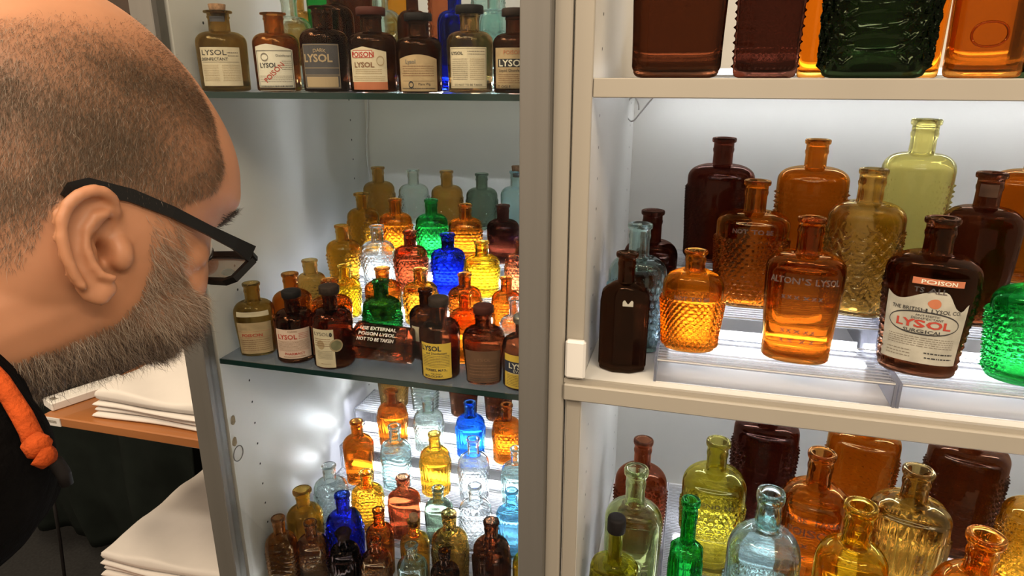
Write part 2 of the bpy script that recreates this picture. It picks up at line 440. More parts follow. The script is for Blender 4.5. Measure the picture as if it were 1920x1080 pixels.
def stopper(root, H, W, kind, neck=.39, lip=.46):
    r = W/2*neck*.72
    if kind == 'cork':
        MB().lathe([(-.10*H, 0), (-.10*H, r*.85), (0, r*1.0), (.075*H, r*1.12), (.08*H, r*1.0), (.08*H, 0)], 20).build('cork', M['cork'], root, True).location.z = H
    elif kind == 'bigcork':
        MB().lathe([(-.07*H, 0), (-.07*H, r*.9), (0, r*1.0), (.012*H, r*1.6), (.05*H, r*1.75), (.07*H, r*1.4), (.075*H, 0)], 20).build('cork', M['cork'], root, True).location.z = H
    else:
        m = dict(cap='blackcap', wax='redwax', brown='browncap', tin='tincap')[kind]; R = W/2*lip*1.08
        pr = [(-.055*H, 0), (-.055*H, R*.96), (-.05*H, R)]
        if kind == 'tin': pr += [(-.04*H, R*1.04), (-.03*H, R*.98), (-.02*H, R*1.04), (-.01*H, R*.98), (0, R*1.04)]
        pr += [(.03*H, R), (.045*H, R*.9), (.05*H, R*.6), (.052*H, 0)]
        MB().lathe(pr, 28).build('cap', M[m], root, True).location.z = H
GROUPS = {}
def bottle(grp, px, py, w, Y, z, color, label, st=None, lab=None, emb=None, rz=None, H=None, tilt=0, **kw):
    """px,py: where the mouth shows in the photo; w: its body width there; (Y,z): the row it stands in"""
    t = atY(px, py, Y); h = t.z-z
    if H is None:
        H = h/1.0
        if st == 'cork': H = h/1.08
        elif st == 'bigcork': H = h/1.075
        elif st: H = h/1.052
    W = .945*w*fdist((t.x, Y, z+H*.45))/F
    neck = kw.get('neck', .39); lipw = kw.get('lip', .46)
    if rz is None: rz = math.atan2(t.x, Y)*-1*.75
    if w < 75 and 'nth' not in kw: kw['nth'] = 84
    if kw.get('pattern') is None: kw.setdefault('nz', 10); kw['nth'] = 64
    else: kw.setdefault('nz', 56)
    me, surf = make_bottle(H, W, **kw)
    o = link('bottle', me, GM[color])
    o.location = (t.x, Y, z+.0002); o.rotation_euler = (0, tilt, rz)
    tag(o, label, 'bottle', grp)
    if st: stopper(o, H, W, st, neck, lipw)
    for L in (lab or []): add_label(o, surf, H, W, L)
    if emb: emboss(o, surf, H, W, emb, emb_mat(color))
    return o
# ------------------------------------------------------------------ the bottles
DIA = dict(pattern='diamond', cells=(22, 6)); SC = dict(pattern='scale', cells=(22, 6)); HOB = dict(pattern='hob', cells=(22, 10)); FL = dict(pattern='flute', cells=(26, 1)); RIB = dict(pattern='rib', cells=(26, 1), amp=.04); DOT = dict(pattern='dots', cells=(22, 10), amp=.05); WAV = dict(pattern='wave', cells=(8, 9))
T = 't'
g = 'labelled bottles standing on the top left glass shelf'
Za = -.0183
AK = dict(sec='round', tb=.97, zs=.60, zn=.745, neck=.43, lip=.56, liph=.03, nz=10, nth=64)
bottle(g, 406, 8, 95, .685, Za, 'olive', 'olive-brown corked bottle with a plain cream disinfectant label, furthest left on the top shelf', 'cork', [
    dict(u=(-.80, .86), z=(.07, .545), paper='cream_p', items=[(T, 'LYSOL', -.28, .80, .19, 'ink', 0, 0, 1.25), (T, 'DISINFECTANT', -.28, .66, .105, 'ink', 0, .01), ('bar', -.9, .615, .9, .625, 'inkgrey'), ('print', -.9, .12, -.1, .56, 10, 'inktan'), ('print', .05, .12, .9, .56, 10, 'inktan'), ('print', .35, .74, .9, .9, 2, 'inkgrey')]),
    dict(u=(-.30, .30), z=(.86, .925), paper='slate_p', items=[])], **AK)
bottle(g, 511, 24, 88, .70, Za, 'amber', 'amber bottle with white label crossed by slanting red POISON lettering, on the top glass shelf', None, [
    dict(u=(-.88, .86), z=(.01, .60), paper='white_p', top=lambda t: 1-.16*abs(t-.35)**1.2*1.3, items=[('frame', -.93, .04, .93, .86, .025, 'ink'), (T, 'LYSOL', -.30, .50, .14, 'ink', 0, .02), (T, 'POISON', .05, .36, .15, 'inkred', .80, .01, 1.1), (T, 'Disinfectant', .50, .73, .07, 'ink'), ('ring', -.45, .72, .2, .09, .03, 'inkgrey'), ('print', -.85, .18, .85, .34, 4, 'inkgrey'), ('print', .35, .44, .88, .66, 5, 'inkgrey'), ('print', -.85, .06, .85, .14, 1, 'ink')])], **AK)
bottle(g, 602, 12, 93, .695, Za, 'dark', 'dark brown bottle with a dark slate label above a tan band, on the top shelf', None, [
    dict(u=(-.90, .72), z=(.04, .56), paper='slate_p', items=[('frame', -.97, .02, .97, .98, .02, 'inktan'), (T, 'LYSOL', -.15, .60, .24, 'inktan', 0, .03), ('bar', -.85, .04, .85, .27, 'inktan'), ('bar', -.95, .46, .95, .47, 'inktan'), ('bar', -.95, .30, .95, .31, 'inktan'), ('arc', 'DARK', 0, .82, .11, 'inktan', .2)])], **AK)
bottle(g, 694, 13, 95, .69, Za, 'dark', 'dark brown bottle, cream label with red boxed POISON above LYSOL, on the top shelf', 'wax', [
    dict(u=(-.93, .66), z=(.13, .56), paper='cream_p', top=lambda t: 1-.12*abs(t-.4)*2, items=[('bar', -.80, .68, .28, .90, 'white_p'), ('frame', -.80, .68, .28, .90, .03, 'inkred'), (T, 'POISON', -.26, .71, .20, 'inkred', 0, .03), (T, 'LYSOL', -.20, .42, .20, 'inkbrown', 0, .03, 1.1), ('ring', .66, .60, .2, .14, .03, 'inktan'), ('print', -.7, .22, .7, .38, 3, 'inktan'), ('print', -.85, .03, .85, .18, 3, 'inktan')]),
    dict(u=(-.88, .66), z=(.035, .13), paper='orange_p', items=[])], **AK)
bottle(g, 783, 24, 90, .69, Za, 'dark', 'dark brown bottle with a crumpled greyish tan label headed Lysol, on the top shelf', 'cap', [
    dict(u=(-.88, .90), z=(.02, .50), paper='tan_p', top=lambda t: .88+.12*math.sin(t*PI), items=[(T, 'Lysol', -.35, .76, .15, 'inkgrey', 0, .03), ('print', -.8, .40, .8, .72, 5, 'inkbrown'), (T, 'Plans Wg.', .30, .17, .09, 'ink'), ('ring', -.35, .18, .13, .10, .04, 'ink'), ('bar', -.8, .28, .8, .285, 'ink'), ('print', -.85, .04, .85, .12, 1, 'ink')])], **AK)
bottle(g, 880, 9, 91, .69, Za, 'tan', 'cloudy amber bottle with a small-print cream label and wide black lid, on the top shelf', 'cap', [
    dict(u=(-.90, .82), z=(.06, .545), paper='cream_p', items=[('frame', -.95, .03, .95, .97, .015, 'inkgrey'), (T, 'LYSOL', -.55, .82, .10, 'ink', 0, .02, 1.2), ('print', .0, .80, .9, .93, 2, 'inkgrey'), ('print', -.85, .20, .0, .74, 11, 'inkgrey'), ('print', .1, .20, .85, .74, 11, 'inktan'), (T, 'DO NOT TO BE TAKEN', 0, .06, .07, 'ink')])], **AK)
bottle(g, 966, 15, 88, .69, Za, 'dark', 'dark bottle with tan label, LYSOL in white on a black bar, by the door frame', 'brown', [
    dict(u=(-.95, .95), z=(.0, .56), paper='tan_p', items=[(T, 'POISON', -.05, .86, .12, 'orange_p'), ('bar', -.80, .58, .62, .76, 'ink'), (T, 'LYSOL', -.10, .60, .20, 'inkwhite', 0, .02, 1.1), (T, 'Liquid Disinfectant', -.05, .48, .09, 'ink'), ('print', -.8, .22, .9, .44, 5, 'inkbrown'), (T, 'T. OGLE.', -.45, .12, .09, 'ink'), (T, 'MARLBOROUGH', .15, .03, .07, 'ink')])], **AK)
g = 'bottles behind the labelled row on the top left shelf'
def back(px, sy, w, Y, z, c, label, **k):     # sy: the row where the shoulder begins
    H = (atY(px, sy, Y).z-z)/.66
    t = atY(px, sy, Y)+Vector((0, 0, .34*H)); 
    W = w*fdist(t)/F; d = dict(dr=.7, nth=64); d.update(k)
    if d.get('pattern') is None: d['nz'] = 8
    me, sf = make_bottle(H, W, **d); o = link('bottle', me, GM[c]); o.location = (t.x, Y, z+.0002)
    tag(o, label, 'bottle', g); o.rotation_euler.z = -math.atan2(t.x, Y)*.7; return o
for a in [(545, 48, 76, .755, Za, 'clearg', 'clear bottle just behind and right of the one with slanting red lettering, top shelf'),
          (628, 28, 72, .755, Za, 'dark', 'dark amber bottle peeping between the slate label and the red POISON label, top shelf'),
          (714, 36, 78, .755, Za, 'aqua', 'aqua patterned bottle whose shoulders show behind the red POISON bottle, top shelf', 1),
          (774, 38, 60, .755, Za, 'dark', 'amber bottle behind the crumpled Lysol label, top shelf'),
          (853, 38, 68, .755, Za, 'cobalt', 'cobalt blue bottle behind the cloudy amber labelled one, top shelf'),
          (926, 36, 66, .755, Za, 'aqua', 'pale aqua bottle glowing at the right behind the labelled row, top shelf', 1)]:
    if len(a) > 7: back(*a[:7], pattern='wave', cells=(8, 6))
    else: back(*a)
for a in [(560, 33, 62, .81, .010, 'khaki', 'yellowish brown bottle second row back at the left of the top shelf riser', None),
          (603, -20, 60, .81, .010, 'green', 'green bottle standing on the top shelf riser behind the slate label', None),
          (668, -15, 60, .81, .010, 'dark', 'dark brown bottle on the top shelf riser behind the red POISON bottle', None),
          (748, -38, 62, .81, .010, 'gold', 'yellow-amber lattice bottle on the top shelf riser', DIA),
          (832, -38, 62, .81, .010, 'copper', 'copper lattice bottle on the top shelf riser, right of the yellow-amber one', DIA),
          (915, -30, 64, .81, .010, 'aqua', 'aqua lattice bottle on the top shelf riser, nearest the door frame', DIA)]:
    back(*a[:7], **(a[7] or {}))
# --- middle left shelf
g = 'labelled bottles at the front of the middle left glass shelf'
Zb = -.3383
BK = dict(sec='oval', dr=.80, tb=.88, zs=.60, zn=.745, neck=.38, lip=.44, nz=10, nth=72, liph=.04)
RK = dict(AK, neck=.40, lip=.45, tb=.98, liph=.03)
bottle(g, 470, 530, 77, .685, Zb, 'olive', 'olive amber bottle with tan POISON label and paper shoulder band, far left of middle shelf', None, [
    dict(u=(-.86, .88), z=(.05, .50), paper='tan_p', items=[(T, 'THE LYSOL', -.1, .78, .13, 'inktan', 0, .01, 1.1), (T, 'POISON', -.15, .56, .13, 'inkred', 0, .02, 1.1), ('bar', -.95, .72, .95, .725, 'inkred'), ('bar', -.95, .52, .95, .525, 'inkred'), ('print', -.8, .08, .8, .48, 6, 'inkbrown')]),
    dict(u=(-.80, .80), z=(.585, .655), paper='cream_p', items=[])], **BK)
bottle(g, 545, 543, 77, .683, Zb, 'dark', 'dark brown bottle with a cream label headed LYSOL in red, front of the middle shelf', 'cap', [
    dict(u=(-.93, .90), z=(.09, .54), paper='pink_p', items=[(T, 'POISON', .02, .90, .08, 'inkbrown'), (T, 'LYSOL', -.30, .68, .21, 'inkred', 0, .02, 1.05), ('bar', -.88, .655, .25, .66, 'inkred'), ('print', .32, .66, .9, .88, 4, 'inkred'), ('print', -.88, .28, .88, .62, 8, 'inkbrown'), (T, 'PHARMACY', .05, .13, .12, 'inkred', 0, .01), ('bar', -.9, .26, .9, .265, 'inkred'), ('print', -.6, .03, .6, .10, 1, 'inkbrown')])], **RK)
bottle(g, 616, 534, 81, .680, Zb, 'dark', 'dark bottle with torn stained label and round green seal, left of the lying bottle', 'bigcap' if False else 'brown', [
    dict(u=(-.93, .16), z=(.04, .55), paper='cream_p', note='torn stained cream label', items=[(T, 'LYSOL', -.1, .84, .12, 'inkgrey', 0, .01, 1.2), ('ring', .75, .87, .12, .055, .05, 'ink'), ('print', -.8, .55, .7, .78, 4, 'inkbrown'), ('disc', -.2, .6, .35, .12, 'inktan'), ('print', -.6, .22, .8, .45, 7, 'inkgrey'), ('print', -.3, .08, .6, .12, 1, 'inkbrown')]),
    dict(u=(-.06, .56), z=(.25, .42), round=True, paper='seal_p', note='round green and gold seal', items=[('ring', 0, .5, .95, .5, .12, 'inktan')])], **dict(RK, neck=.36))
# the bottle lying on its side
def lying():
    w = 84; p = atZ(717, 690, Zb); W = w*fdist((p.x, .70, Zb+.02))/F*.96; H = .092
    me, sf = make_bottle(H, W, sec='oct', dr=.86, zs=.70, zn=.80, neck=.40, lip=.50, tb=.99, nz=10, nth=64, sh=3, rot=0)
    o = link('bottle', me, GM['red'])
    base = atY(774, 655, .700)
    o.matrix_world = Matrix.Translation((base.x, 0.698, Zb+W*.86/2*.905)) @ Matrix.Rotation(math.radians(-2), 4, 'Z') @ Matrix.Rotation(-PI/2, 4, 'Y') @ Matrix.Rotation(math.radians(-90), 4, 'Z') @ Matrix.Rotation(math.radians(22.5), 4, 'Z')
    dz_ = Zb+.0003-min((o.matrix_world @ v.co).z for v in me.vertices); mw = o.matrix_world.copy(); mw.translation.z += dz_; o.matrix_world = mw
    tag(o, 'dark brown eight-sided bottle lying on its side at the front of the middle shelf', 'bottle', g)
    # raised wording on the facet that looks up and towards the viewer
    mb = MB(); R = W/2; cz = base_z = (min((o.matrix_world @ v.co).z for v in me.vertices)+max((o.matrix_world @ v.co).z for v in me.vertices))/2
    n_ = Vector((0, -math.cos(PI/4), math.sin(PI/4))); t_ = Vector((0, math.sin(PI/4), math.cos(PI/4))); ap = max((o.matrix_world @ v.co-Vector((0, 0.698, cz))).dot(n_) for v in me.vertices if abs((o.matrix_world @ v.co).x-(base.x-.035)) < .02)
    for t, q in (('USE EXTERNAL', .0045), ('POISON LYSOL', -.0025), ('NOT TO BE TAKEN', -.0095)):
        V, Fc = text_geo(t, .02, .05); h = .0058; wd = .047/(max(v[0] for v in V)-min(v[0] for v in V))
        vs = [Vector((base.x-.036+x*wd, 0.698, cz))+n_*(ap+.0002+(e+.05)*.008)+t_*(q+y*h) for x, y, e in V]
        mb.add([o.matrix_world.inverted() @ v for v in vs], Fc)
    mb.build('raised_lettering', sheet('raised_glass_painted_highlight', (.75, .55, .5), 3, .35, rough=.15), o)  # pale haze in the material stands in for highlights on the letters
lying()
bottle(g, 822, 556, 81, .683, Zb, 'dark', 'dark bottle with yellow label headed LYSOL and big brown stopper, right of the lying bottle', 'brown', [
    dict(u=(-.93, .62), z=(.04, .52), paper='yellow_p', items=[(T, 'LYSOL', -.28, .80, .19, 'ink', 0, .03, 1.0), (T, 'and Disinfectant', .05, .70, .085, 'ink', 0, .01), ('print', -.88, .36, .88, .68, 7, 'ink'), ('bar', -.9, .335, .9, .34, 'ink'), (T, 'FORBES, M.P.S.,', .0, .22, .09, 'ink', 0, .02), (T, 'High Street', .0, .13, .06, 'ink'), (T, 'MOLOCHRY.', -.15, .04, .09, 'ink', 0, .01)])], **dict(RK, tb=.94, neck=.42, lip=.46))
bottle(g, 906, 571, 84, .680, Zb, 'dark', 'dark bottle with a browned unreadable label and reddish cap, front of the middle shelf', 'wax', [
    dict(u=(-.88, .86), z=(.05, .50), paper='brown_p', note='browned peeling label', items=[(T, 'LYSOL', 0, .68, .13, 'inkbrown'), ('print', -.7, .2, .7, .6, 4, 'inkbrown'), ('print', -.7, .03, .8, .16, 2, 'ink')])], **dict(BK, tb=.84, neck=.40))
bottle(g, 982, 590, 84, .683, Zb, 'dark', 'dark bottle with tin cap and yellow label banded black, beside the door frame, middle shelf', 'tin', [
    dict(u=(-.95, .95), z=(.05, .55), paper='yellow_p', items=[('bar', -1, .46, 1, .80, 'navy_p'), (T, 'LYSOL', -.1, .60, .22, 'inkwhite', 0, .03, 1.1), (T, 'EVANS', -.1, .49, .12, 'inkwhite', 0, 0, 1.1), (T, 'THE', .0, .86, .07, 'inkred'), ('bar', -.8, .44, .8, .45, 'inkwhite'), ('print', -.85, .06, .85, .40, 7, 'ink')])], **RK)
g = 'coloured bottles crowded on the middle left shelf'
def row(Y, z, items, **common):
    for it in items:
        px, py, w, c, pt, label = it[:6]; ex = it[6] if len(it) > 6 else {}
        k = dict(BK, dr=.70, tb=.88); k.pop('nz'); k.pop('nth'); k.update(common)
        if pt: k.update(pt)
        k.update(ex); st = k.pop('st', None); emb = k.pop('emb', None)
        y = k.pop('Y', Y); zz = k.pop('z', z); gg = k.pop('g', g); lab = k.pop('lab', None)
        bottle(gg, px, py, w, y, zz, c, label, st, lab, emb, **k)
row(.728, Zb, [
    (543, 512, 76, 'amber', None, 'plain amber bottle behind the red LYSOL label, middle shelf'),
    (618, 524, 80, 'amber', None, 'amber bottle behind the one with the round green seal, middle shelf', dict(zs=.62)),
    (713, 525, 77, 'dgreen', dict(HOB, front_plain=.5, dr=.6), 'dark green bottle with knobbly sides standing behind the bottle lying down', dict(Y=.735)),
    (797, 541, 66, 'black', None, 'black-brown bottle with a cream label strip, behind the lying bottle and the yellow-labelled one', dict(sec='round', lab=[dict(u=(-.9, .5), z=(.3, .52), paper='cream_p', items=[])])),
    (871, 547, 66, 'orange', None, 'glowing orange-brown bottle between the yellow label and the browned label, middle shelf'),
    (966, 559, 62, 'clear', None, 'colourless bottle just left of the tin-capped bottle, middle shelf')])
row(.773, -.313, [
    (580, 487, 56, 'khaki', HOB, 'yellowish olive bottle with a wide neck, behind the red LYSOL label bottle', dict(neck=.5, lip=.56)),
    (646, 497, 56, 'yellow', SC, 'yellow bottle with a flared lip behind the round seal bottle', dict(lip=.5)),
    (716, 502, 72, 'amber', None, 'amber bottle directly behind the dark green knobbly bottle'),
    (787, 504, 68, 'gold', SC, 'golden bottle with a dark neck behind the black-brown bottle', dict(st=None)),
    (871, 513, 66, 'amber', HOB, 'gold-lit amber bottle behind the glowing orange-brown one'),
    (949, 520, 58, 'amber', DIA, 'amber lattice bottle behind the browned label, by the door frame')], dr=.6)
row(.832, -.288, [
    (640, 422, 65, 'gold', HOB, 'tapering mustard bottle at the left end of the fourth row back, middle shelf', dict(tb=.80)),
    (706, 423, 66, 'clear', DIA, 'colourless lattice bottle beside the tapering mustard one'),
    (768, 433, 65, 'red', SC, 'reddish brown quilted bottle left of the cobalt blue one'),
    (839, 438, 68, 'cobalt', DOT, 'cobalt blue bottle in the middle of the middle shelf, dotted body'),
    (903, 453, 70, 'yellow', HOB, 'bright yellow beaded bottle right of the cobalt blue one'),
    (978, 446, 66, 'copper', DIA, 'copper lattice bottle half hidden by the door frame, fourth row back')], dr=.62)
row(.900, -.258, [
    (678, 362, 62, 'gold', DIA, 'golden amber lattice bottle at the left end of the fifth row back, wide lip', dict(lip=.52)),
    (740, 373, 63, 'orange', SC, 'orange quilted bottle left of the bright green one'),
    (808, 374, 63, 'green', SC, 'bright green quilted bottle with glowing body'),
    (872, 383, 66, 'orange', HOB, 'orange-yellow bottle with plain shoulders right of the bright green one'),
    (943, 384, 64, 'ruby', None, 'very dark ruby bottle at the right of the fifth row back')], dr=.62)
bottle(g, 986, 432, 40, .868, -.258, 'cobalt', 'sliver of a blue bottle beside the door frame, below the dark ruby one', None, None, None, dr=.7)
row(.968, -.228, [
    (708, 313, 61, 'khaki', DIA, 'smoky amber lattice bottle at the left end of the back row'),
    (774, 318, 59, 'clearg', DIA, 'greenish clear lattice bottle in the back row'),
    (837, 320, 62, 'khaki', DIA, 'smoky amber bottle in the middle of the back row'),
    (903, 325, 62, 'grey', DIA, 'grey-green bottle in the back row with a squared dark lip'),
    (968, 311, 62, 'aqua', None, 'pale aqua corked bottle at the right end of the back row', dict(st='cork'))], dr=.66)
# --- bottom left compartment
g = 'small bottles on the bottom left steps'
Zc = -.7018
row(.972, -.552, [
    (735, 672, 58, 'khaki', DIA, 'smoky brown bottle on the top step seen through the glass shelf, leftmost'),
    (795, 676, 56, 'clearg', WAV, 'clear wavy bottle on the top step seen through the glass shelf'),
    (868, 682, 55, 'dark', DIA, 'dark lattice bottle on the top step below the yellow label'),
    (934, 690, 54, 'dark', DIA, 'dark lattice bottle on the top step nearest the door frame')])
row(.912, -.592, [
    (733, 731, 58, 'amber', FL, 'fluted amber bottle high on the left of the bottom left steps', dict(lip=.5)),
    (802, 746, 59, 'clearg', DIA, 'clear lattice bottle between the fluted amber and the blue bottle'),
    (881, 754, 57, 'blue', FL, 'bright blue ribbed bottle glowing on the upper step'),
    (950, 758, 57, 'amber', DIA, 'amber lattice bottle on the upper step near the door frame')])
row(.858, -.634, [
    (668, 789, 60, 'amber', None, 'plain amber bottle at the left end of the third step down'),
    (739, 798, 60, 'aqua', WAV, 'aqua bottle with a hammered body right of the plain amber one'),
    (814, 812, 60, 'gold', FL, 'golden amber fluted bottle in the centre of the steps'),
    (887, 822, 61, 'clear', DIA, 'clear lattice bottle in front of the bright blue one'),
    (968, 840, 58, 'aqua', FL, 'pale ribbed bottle cut off by the door frame, third step down')])
row(.803, -.677, [
    (616, 872, 65, 'clearg', DIA, 'greenish clear bottle with a sharp lattice base, at the left edge of the steps'),
    (686, 884, 63, 'gold', HOB, 'honey coloured beaded bottle below the plain amber one'),
    (755, 894, 65, 'red', None, 'reddish brown plain bottle in the middle of the lowest step'),
    (821, 914, 57, 'grey', None, 'smoky grey-green bottle right of the reddish brown one'),
    (890, 910, 65, 'clear', SC, 'colourless bottle right of the smoky grey-green one'),
    (959, 919, 62, 'sky', FL, 'light blue ribbed bottle beside the door frame')])
row(.744, Zc, [
    (566, 918, 70, 'gold', None, 'amber-yellow plain bottle with a wide lip at the left of the front rows', dict(lip=.52, sec='round')),
    (641, 926, 70, 'cobalt', SC, 'cobalt blue bottle at the bottom left, plain shoulders'),
    (709, 955, 55, 'amber', None, 'slim amber bottle right of the cobalt blue one, second row'),
    (775, 965, 58, 'gold', None, 'golden bottle with a crumbling cork', dict(st='cork')),
    (842, 961, 72, 'olive', DIA, 'olive bottle with lattice body in the second row'),
    (921, 976, 73, 'dark', RIB, 'dark amber ribbed bottle in the second row by the door frame'),
    (990, 1010, 60, 'yellow', None, 'yellow bottle cut off by the door frame at the bottom')], tb=.93)
row(.705, Zc, [
    (521, 970, 61, 'brown', WAV, 'brown bottle at the far left of the front row, bottom left', dict(Y=.683)),
    (581, 978, 60, 'brown', DOT, 'brown bottle covered with small knobs in the front row'),
    (643, 996, 58, 'black', FL, 'nearly black fluted bottle with a thick lip in the front row', dict(lip=.56, neck=.42)),
    (703, 1009, 58, 'brown', SC, 'brown bottle right of the nearly black one, front row'),
    (771, 1021, 60, 'aqua', None, 'aqua bottle in the middle of the front row'),
    (833, 1033, 58, 'dark', None, 'dark amber bottle right of the aqua one, open mouth showing, front row'),
    (905, 1047, 40, 'dark', None, 'small dark amber bottle low in the front row'),
    (982, 1064, 52, 'dark', None, 'dark bottle mouth at the very bottom by the door frame')], tb=.93)
# --- right cabinet, middle
g = 'large bottles in the middle right compartment'
Zd = -.3068
BIG = dict(nth=132, nz=96, dr=.62)
bottle(g, 1177, 473, 94, .685, Zd, 'dark', 'dark brown angular bottle with ribbed sides and a label scrap, beside the door latch', None, [dict(u=(-.08, .34), z=(.66, .735) if False else (.585, .635), paper='grey_p', note='torn scrap of label', top=lambda t: .7+.3*math.sin(t*9), items=[])], None, sec='oct', dr=.62, pattern='rib', cells=(48, 1), front_plain=.75, zs=.66, zn=.76, sh=1.3, neck=.36, lip=.46, tb=.99, nth=144, nz=30, amp=.02, prange=(.08, .95))
bottle(g, 1201, 419, 112, .745, Zd, 'aqua', 'tall aqua bottle with a wide neck behind the dark six-sided one', None, None, None, pattern='hob', cells=(28, 10), neck=.36, lip=.42, **{**BIG, 'dr': .55})
bottle(g, 1225, 394, 104, .83, Zd, 'ruby', 'black-brown bottle in the left corner behind the aqua one', None, None, None, neck=.36, lip=.43, dr=.6)
Z1, Z2, Z3 = -.2808, -.2558, -.2298
bottle(g, 1306, 469, 117, .70, Z1, 'orange', 'glowing amber bottle covered in honeycomb lattice, at the front left of the clear riser', None, None,
       [('NOT TO BE', -.02, .545, .055, 0)], pattern='scale', cells=(34, 9), amp=.045, neck=.33, lip=.38, zn=.80, zs=.64, tb=.86, sh=2.0, **{**BIG, 'dr': .66}, prange=(.06, .84))
bottle(g, 1524, 407, 146, .70, Z1, 'amber', 'dark amber bottle with raised lettering across its shoulders, middle of the front riser step', None, None,
       [("ALTON'S LYSOL", -.0, .575, .062, 0), ('x x x x x x', -.02, .47, .05, 0), ('x x x x x', -.02, .23, .05, 0), ('x  x  x  x', -.02, .16, .05, 0)], neck=.32, lip=.36, zn=.76, zs=.64, tb=.88, dr=.6, sh=2.4, nth=96, nz=10)
bottle(g, 1770, 408, 165, .70, Z1, 'dark', 'dark amber bottle with a pale surgical disinfectant label and a red POISON strip', None, [
    dict(u=(-.92, .86), z=(.10, .545), paper='grey_p', top=lambda t: 1-.08*math.sin(t*7.5)*1.0-(.16*smooth01((t-.66)*6)-.16*smooth01((t-.88)*8)), items=[
        ('disc', .14, .90, .11, .07, 'orange_p'), (T, 'THE BRITISH LYSOL CO.', .02, .77, .075, 'ink', 0, .008), ('ring', 0, .60, .80, .175, .02, 'ink'), (T, 'ANTISEPTIC', .08, .70, .042, 'ink'), (T, 'DISINFECTANT', .08, .655, .045, 'ink'),
        (T, 'LYSOL', 0, .535, .155, 'inkred', 0, .03, 1.35), (T, 'SURGICAL', .02, .455, .07, 'ink', 0, .01, 1.2), ('print', -.75, .24, .75, .40, 5, 'inkgrey'), ('print', -.75, .06, -.1, .2, 3, 'inkgrey'), ('print', .1, .06, .8, .2, 2, 'ink')]),
    dict(u=(-.32, .60), z=(.615, .655), paper='orange_p', note='rusty red strip label reading POISON', items=[(T, 'POISON', 0, .18, .85, 'inkwhite', 0, .02, 1.25)])],
    [('TS ALL', -.0, .565, .045, 0)], neck=.32, lip=.38, zn=.78, zs=.655, tb=.84, dr=.64, sh=2.1, pattern='hob', cells=(34, 14), amp=.018, front_plain=.95, nth=132, nz=70, rz=-.28)
bottle(g, 1985, 482, 180, .70, Z1, 'green', 'bright green bottle with knobbly edges cut off by the right side of the photo', None, None, None, pattern='hob', cells=(30, 12), front_plain=.55, amp=.05, neck=.34, lip=.4, tb=.86, rz=-.2, **BIG)
bottle(g, 1421, 338, 137, .792, Z2, 'amber', 'amber bottle with fine lattice body and lettered shoulder, second row of middle right compartment', None, None, [('NOT TO BE', 0, .61, .05, 0)], pattern='diamond', cells=(34, 9), neck=.31, lip=.37, zn=.76, zs=.66, tb=.90, prange=(.04, .85), **BIG)
bottle(g, 1640, 316, 139, .792, Z2, 'khaki', 'honey yellow bottle with rows of raised waves, second row between the two lettered bottles', None, None, None, pattern='wave', cells=(30, 8), amp=.03, neck=.34, lip=.38, zn=.78, zs=.66, tb=.86, **BIG)
bottle(g, 1862, 323, 138, .792, Z2, 'dark', 'dark brown bottle behind the labelled surgical one, dark lip', None, [dict(u=(-.25, .2), z=(.86, .93) if False else (.85, .93), paper='brown_p', items=[])], None, neck=.32, lip=.39, zn=.78, zs=.66, tb=.90, dr=.62)
bottle(g, 1359, 258, 126, .885, Z3, 'ruby', 'very dark brown lattice bottle at the left of the back row, middle right compartment', None, None, None, pattern='diamond', cells=(34, 9), neck=.30, lip=.36, zn=.79, zs=.68, tb=.92, front_plain=.3, **BIG)
bottle(g, 1535, 261, 131, .885, Z3, 'amber', 'amber bottle with dotted lattice in the back row centre, middle right compartment', None, None, None, pattern='dots', cells=(40, 18), neck=.31, lip=.36, zn=.79, zs=.68, tb=.92, **BIG)
bottle(g, 1739, 223, 128, .885, Z3, 'palegold', 'tallest bottle, pale yellow-green with a bright lip, in the back row', None, None, None, pattern='dots', cells=(40, 20), front_plain=.6, neck=.36, lip=.42, zn=.79, zs=.68, tb=.90, **BIG)
bottle(g, 1960, 262, 150, .885, Z3, 'amber', 'amber bottle cut off by the right edge in the back row, middle right compartment', None, None, None, neck=.32, lip=.38, zn=.79, zs=.68, dr=.6)
# --- right cabinet, top shelf (only the lower bodies show)
g = 'tall bottles on the top right shelf'
for px, w, c, Y, label, k in [
    (1266, 166, 'dark', .72, 'brown finely ribbed bottle at the left end of the top right shelf', dict(pattern='rib', cells=(70, 1), amp=.015, sec='rect')),
    (1432, 125, 'ruby', .71, 'reddish bottle studded with fine dashes on the top right shelf', dict(pattern='dots', cells=(34, 20), sec='oct')),
    (1522, 60, 'orange', .80, 'orange bottle showing behind the reddish studded one, top right shelf', {}),
    (1632, 186, 'bottlegreen', .72, 'very dark green quilted bottle on the top right shelf', dict(pattern='diamond', cells=(16, 7), amp=.05, sec='rect')),
    (1725, 62, 'orange', .80, 'orange bottle showing at the right behind the dark green one, top right shelf', {}),
    (1838, 136, 'amber', .715, 'clear amber bottle with a round dimple on the top right shelf', dict(sec='oval')),
    (1935, 90, 'bottlegreen', .73, 'dark green bottle cut off by the right edge, top right shelf', {})]:
    p = atY(px, 140, Y); W = w*fdist(p)/F; H = .20 if Y < .75 else .19
    kk = dict(dr=.55, tb=.93, zs=.70, zn=.82, neck=.3, lip=.36, nth=140, nz=70); kk.update(k)
    if not kk.get('pattern'): kk['nz'] = 8; kk['nth'] = 64
    me, sf = make_bottle(H, W, **kk); o = link('bottle', me, GM[c]); o.location = (p.x, Y, -.0033); o.rotation_euler.z = -math.atan2(p.x, Y)*.8
    tag(o, label, 'bottle', g)
    if 'dimple' in label: MB().tube([sf(.011*math.cos(2*PI*i/24), .036+.010*math.sin(2*PI*i/24), .0004) for i in range(25)], .0011, 6, cap=False).build('moulded_ring', GM[c], o, True)
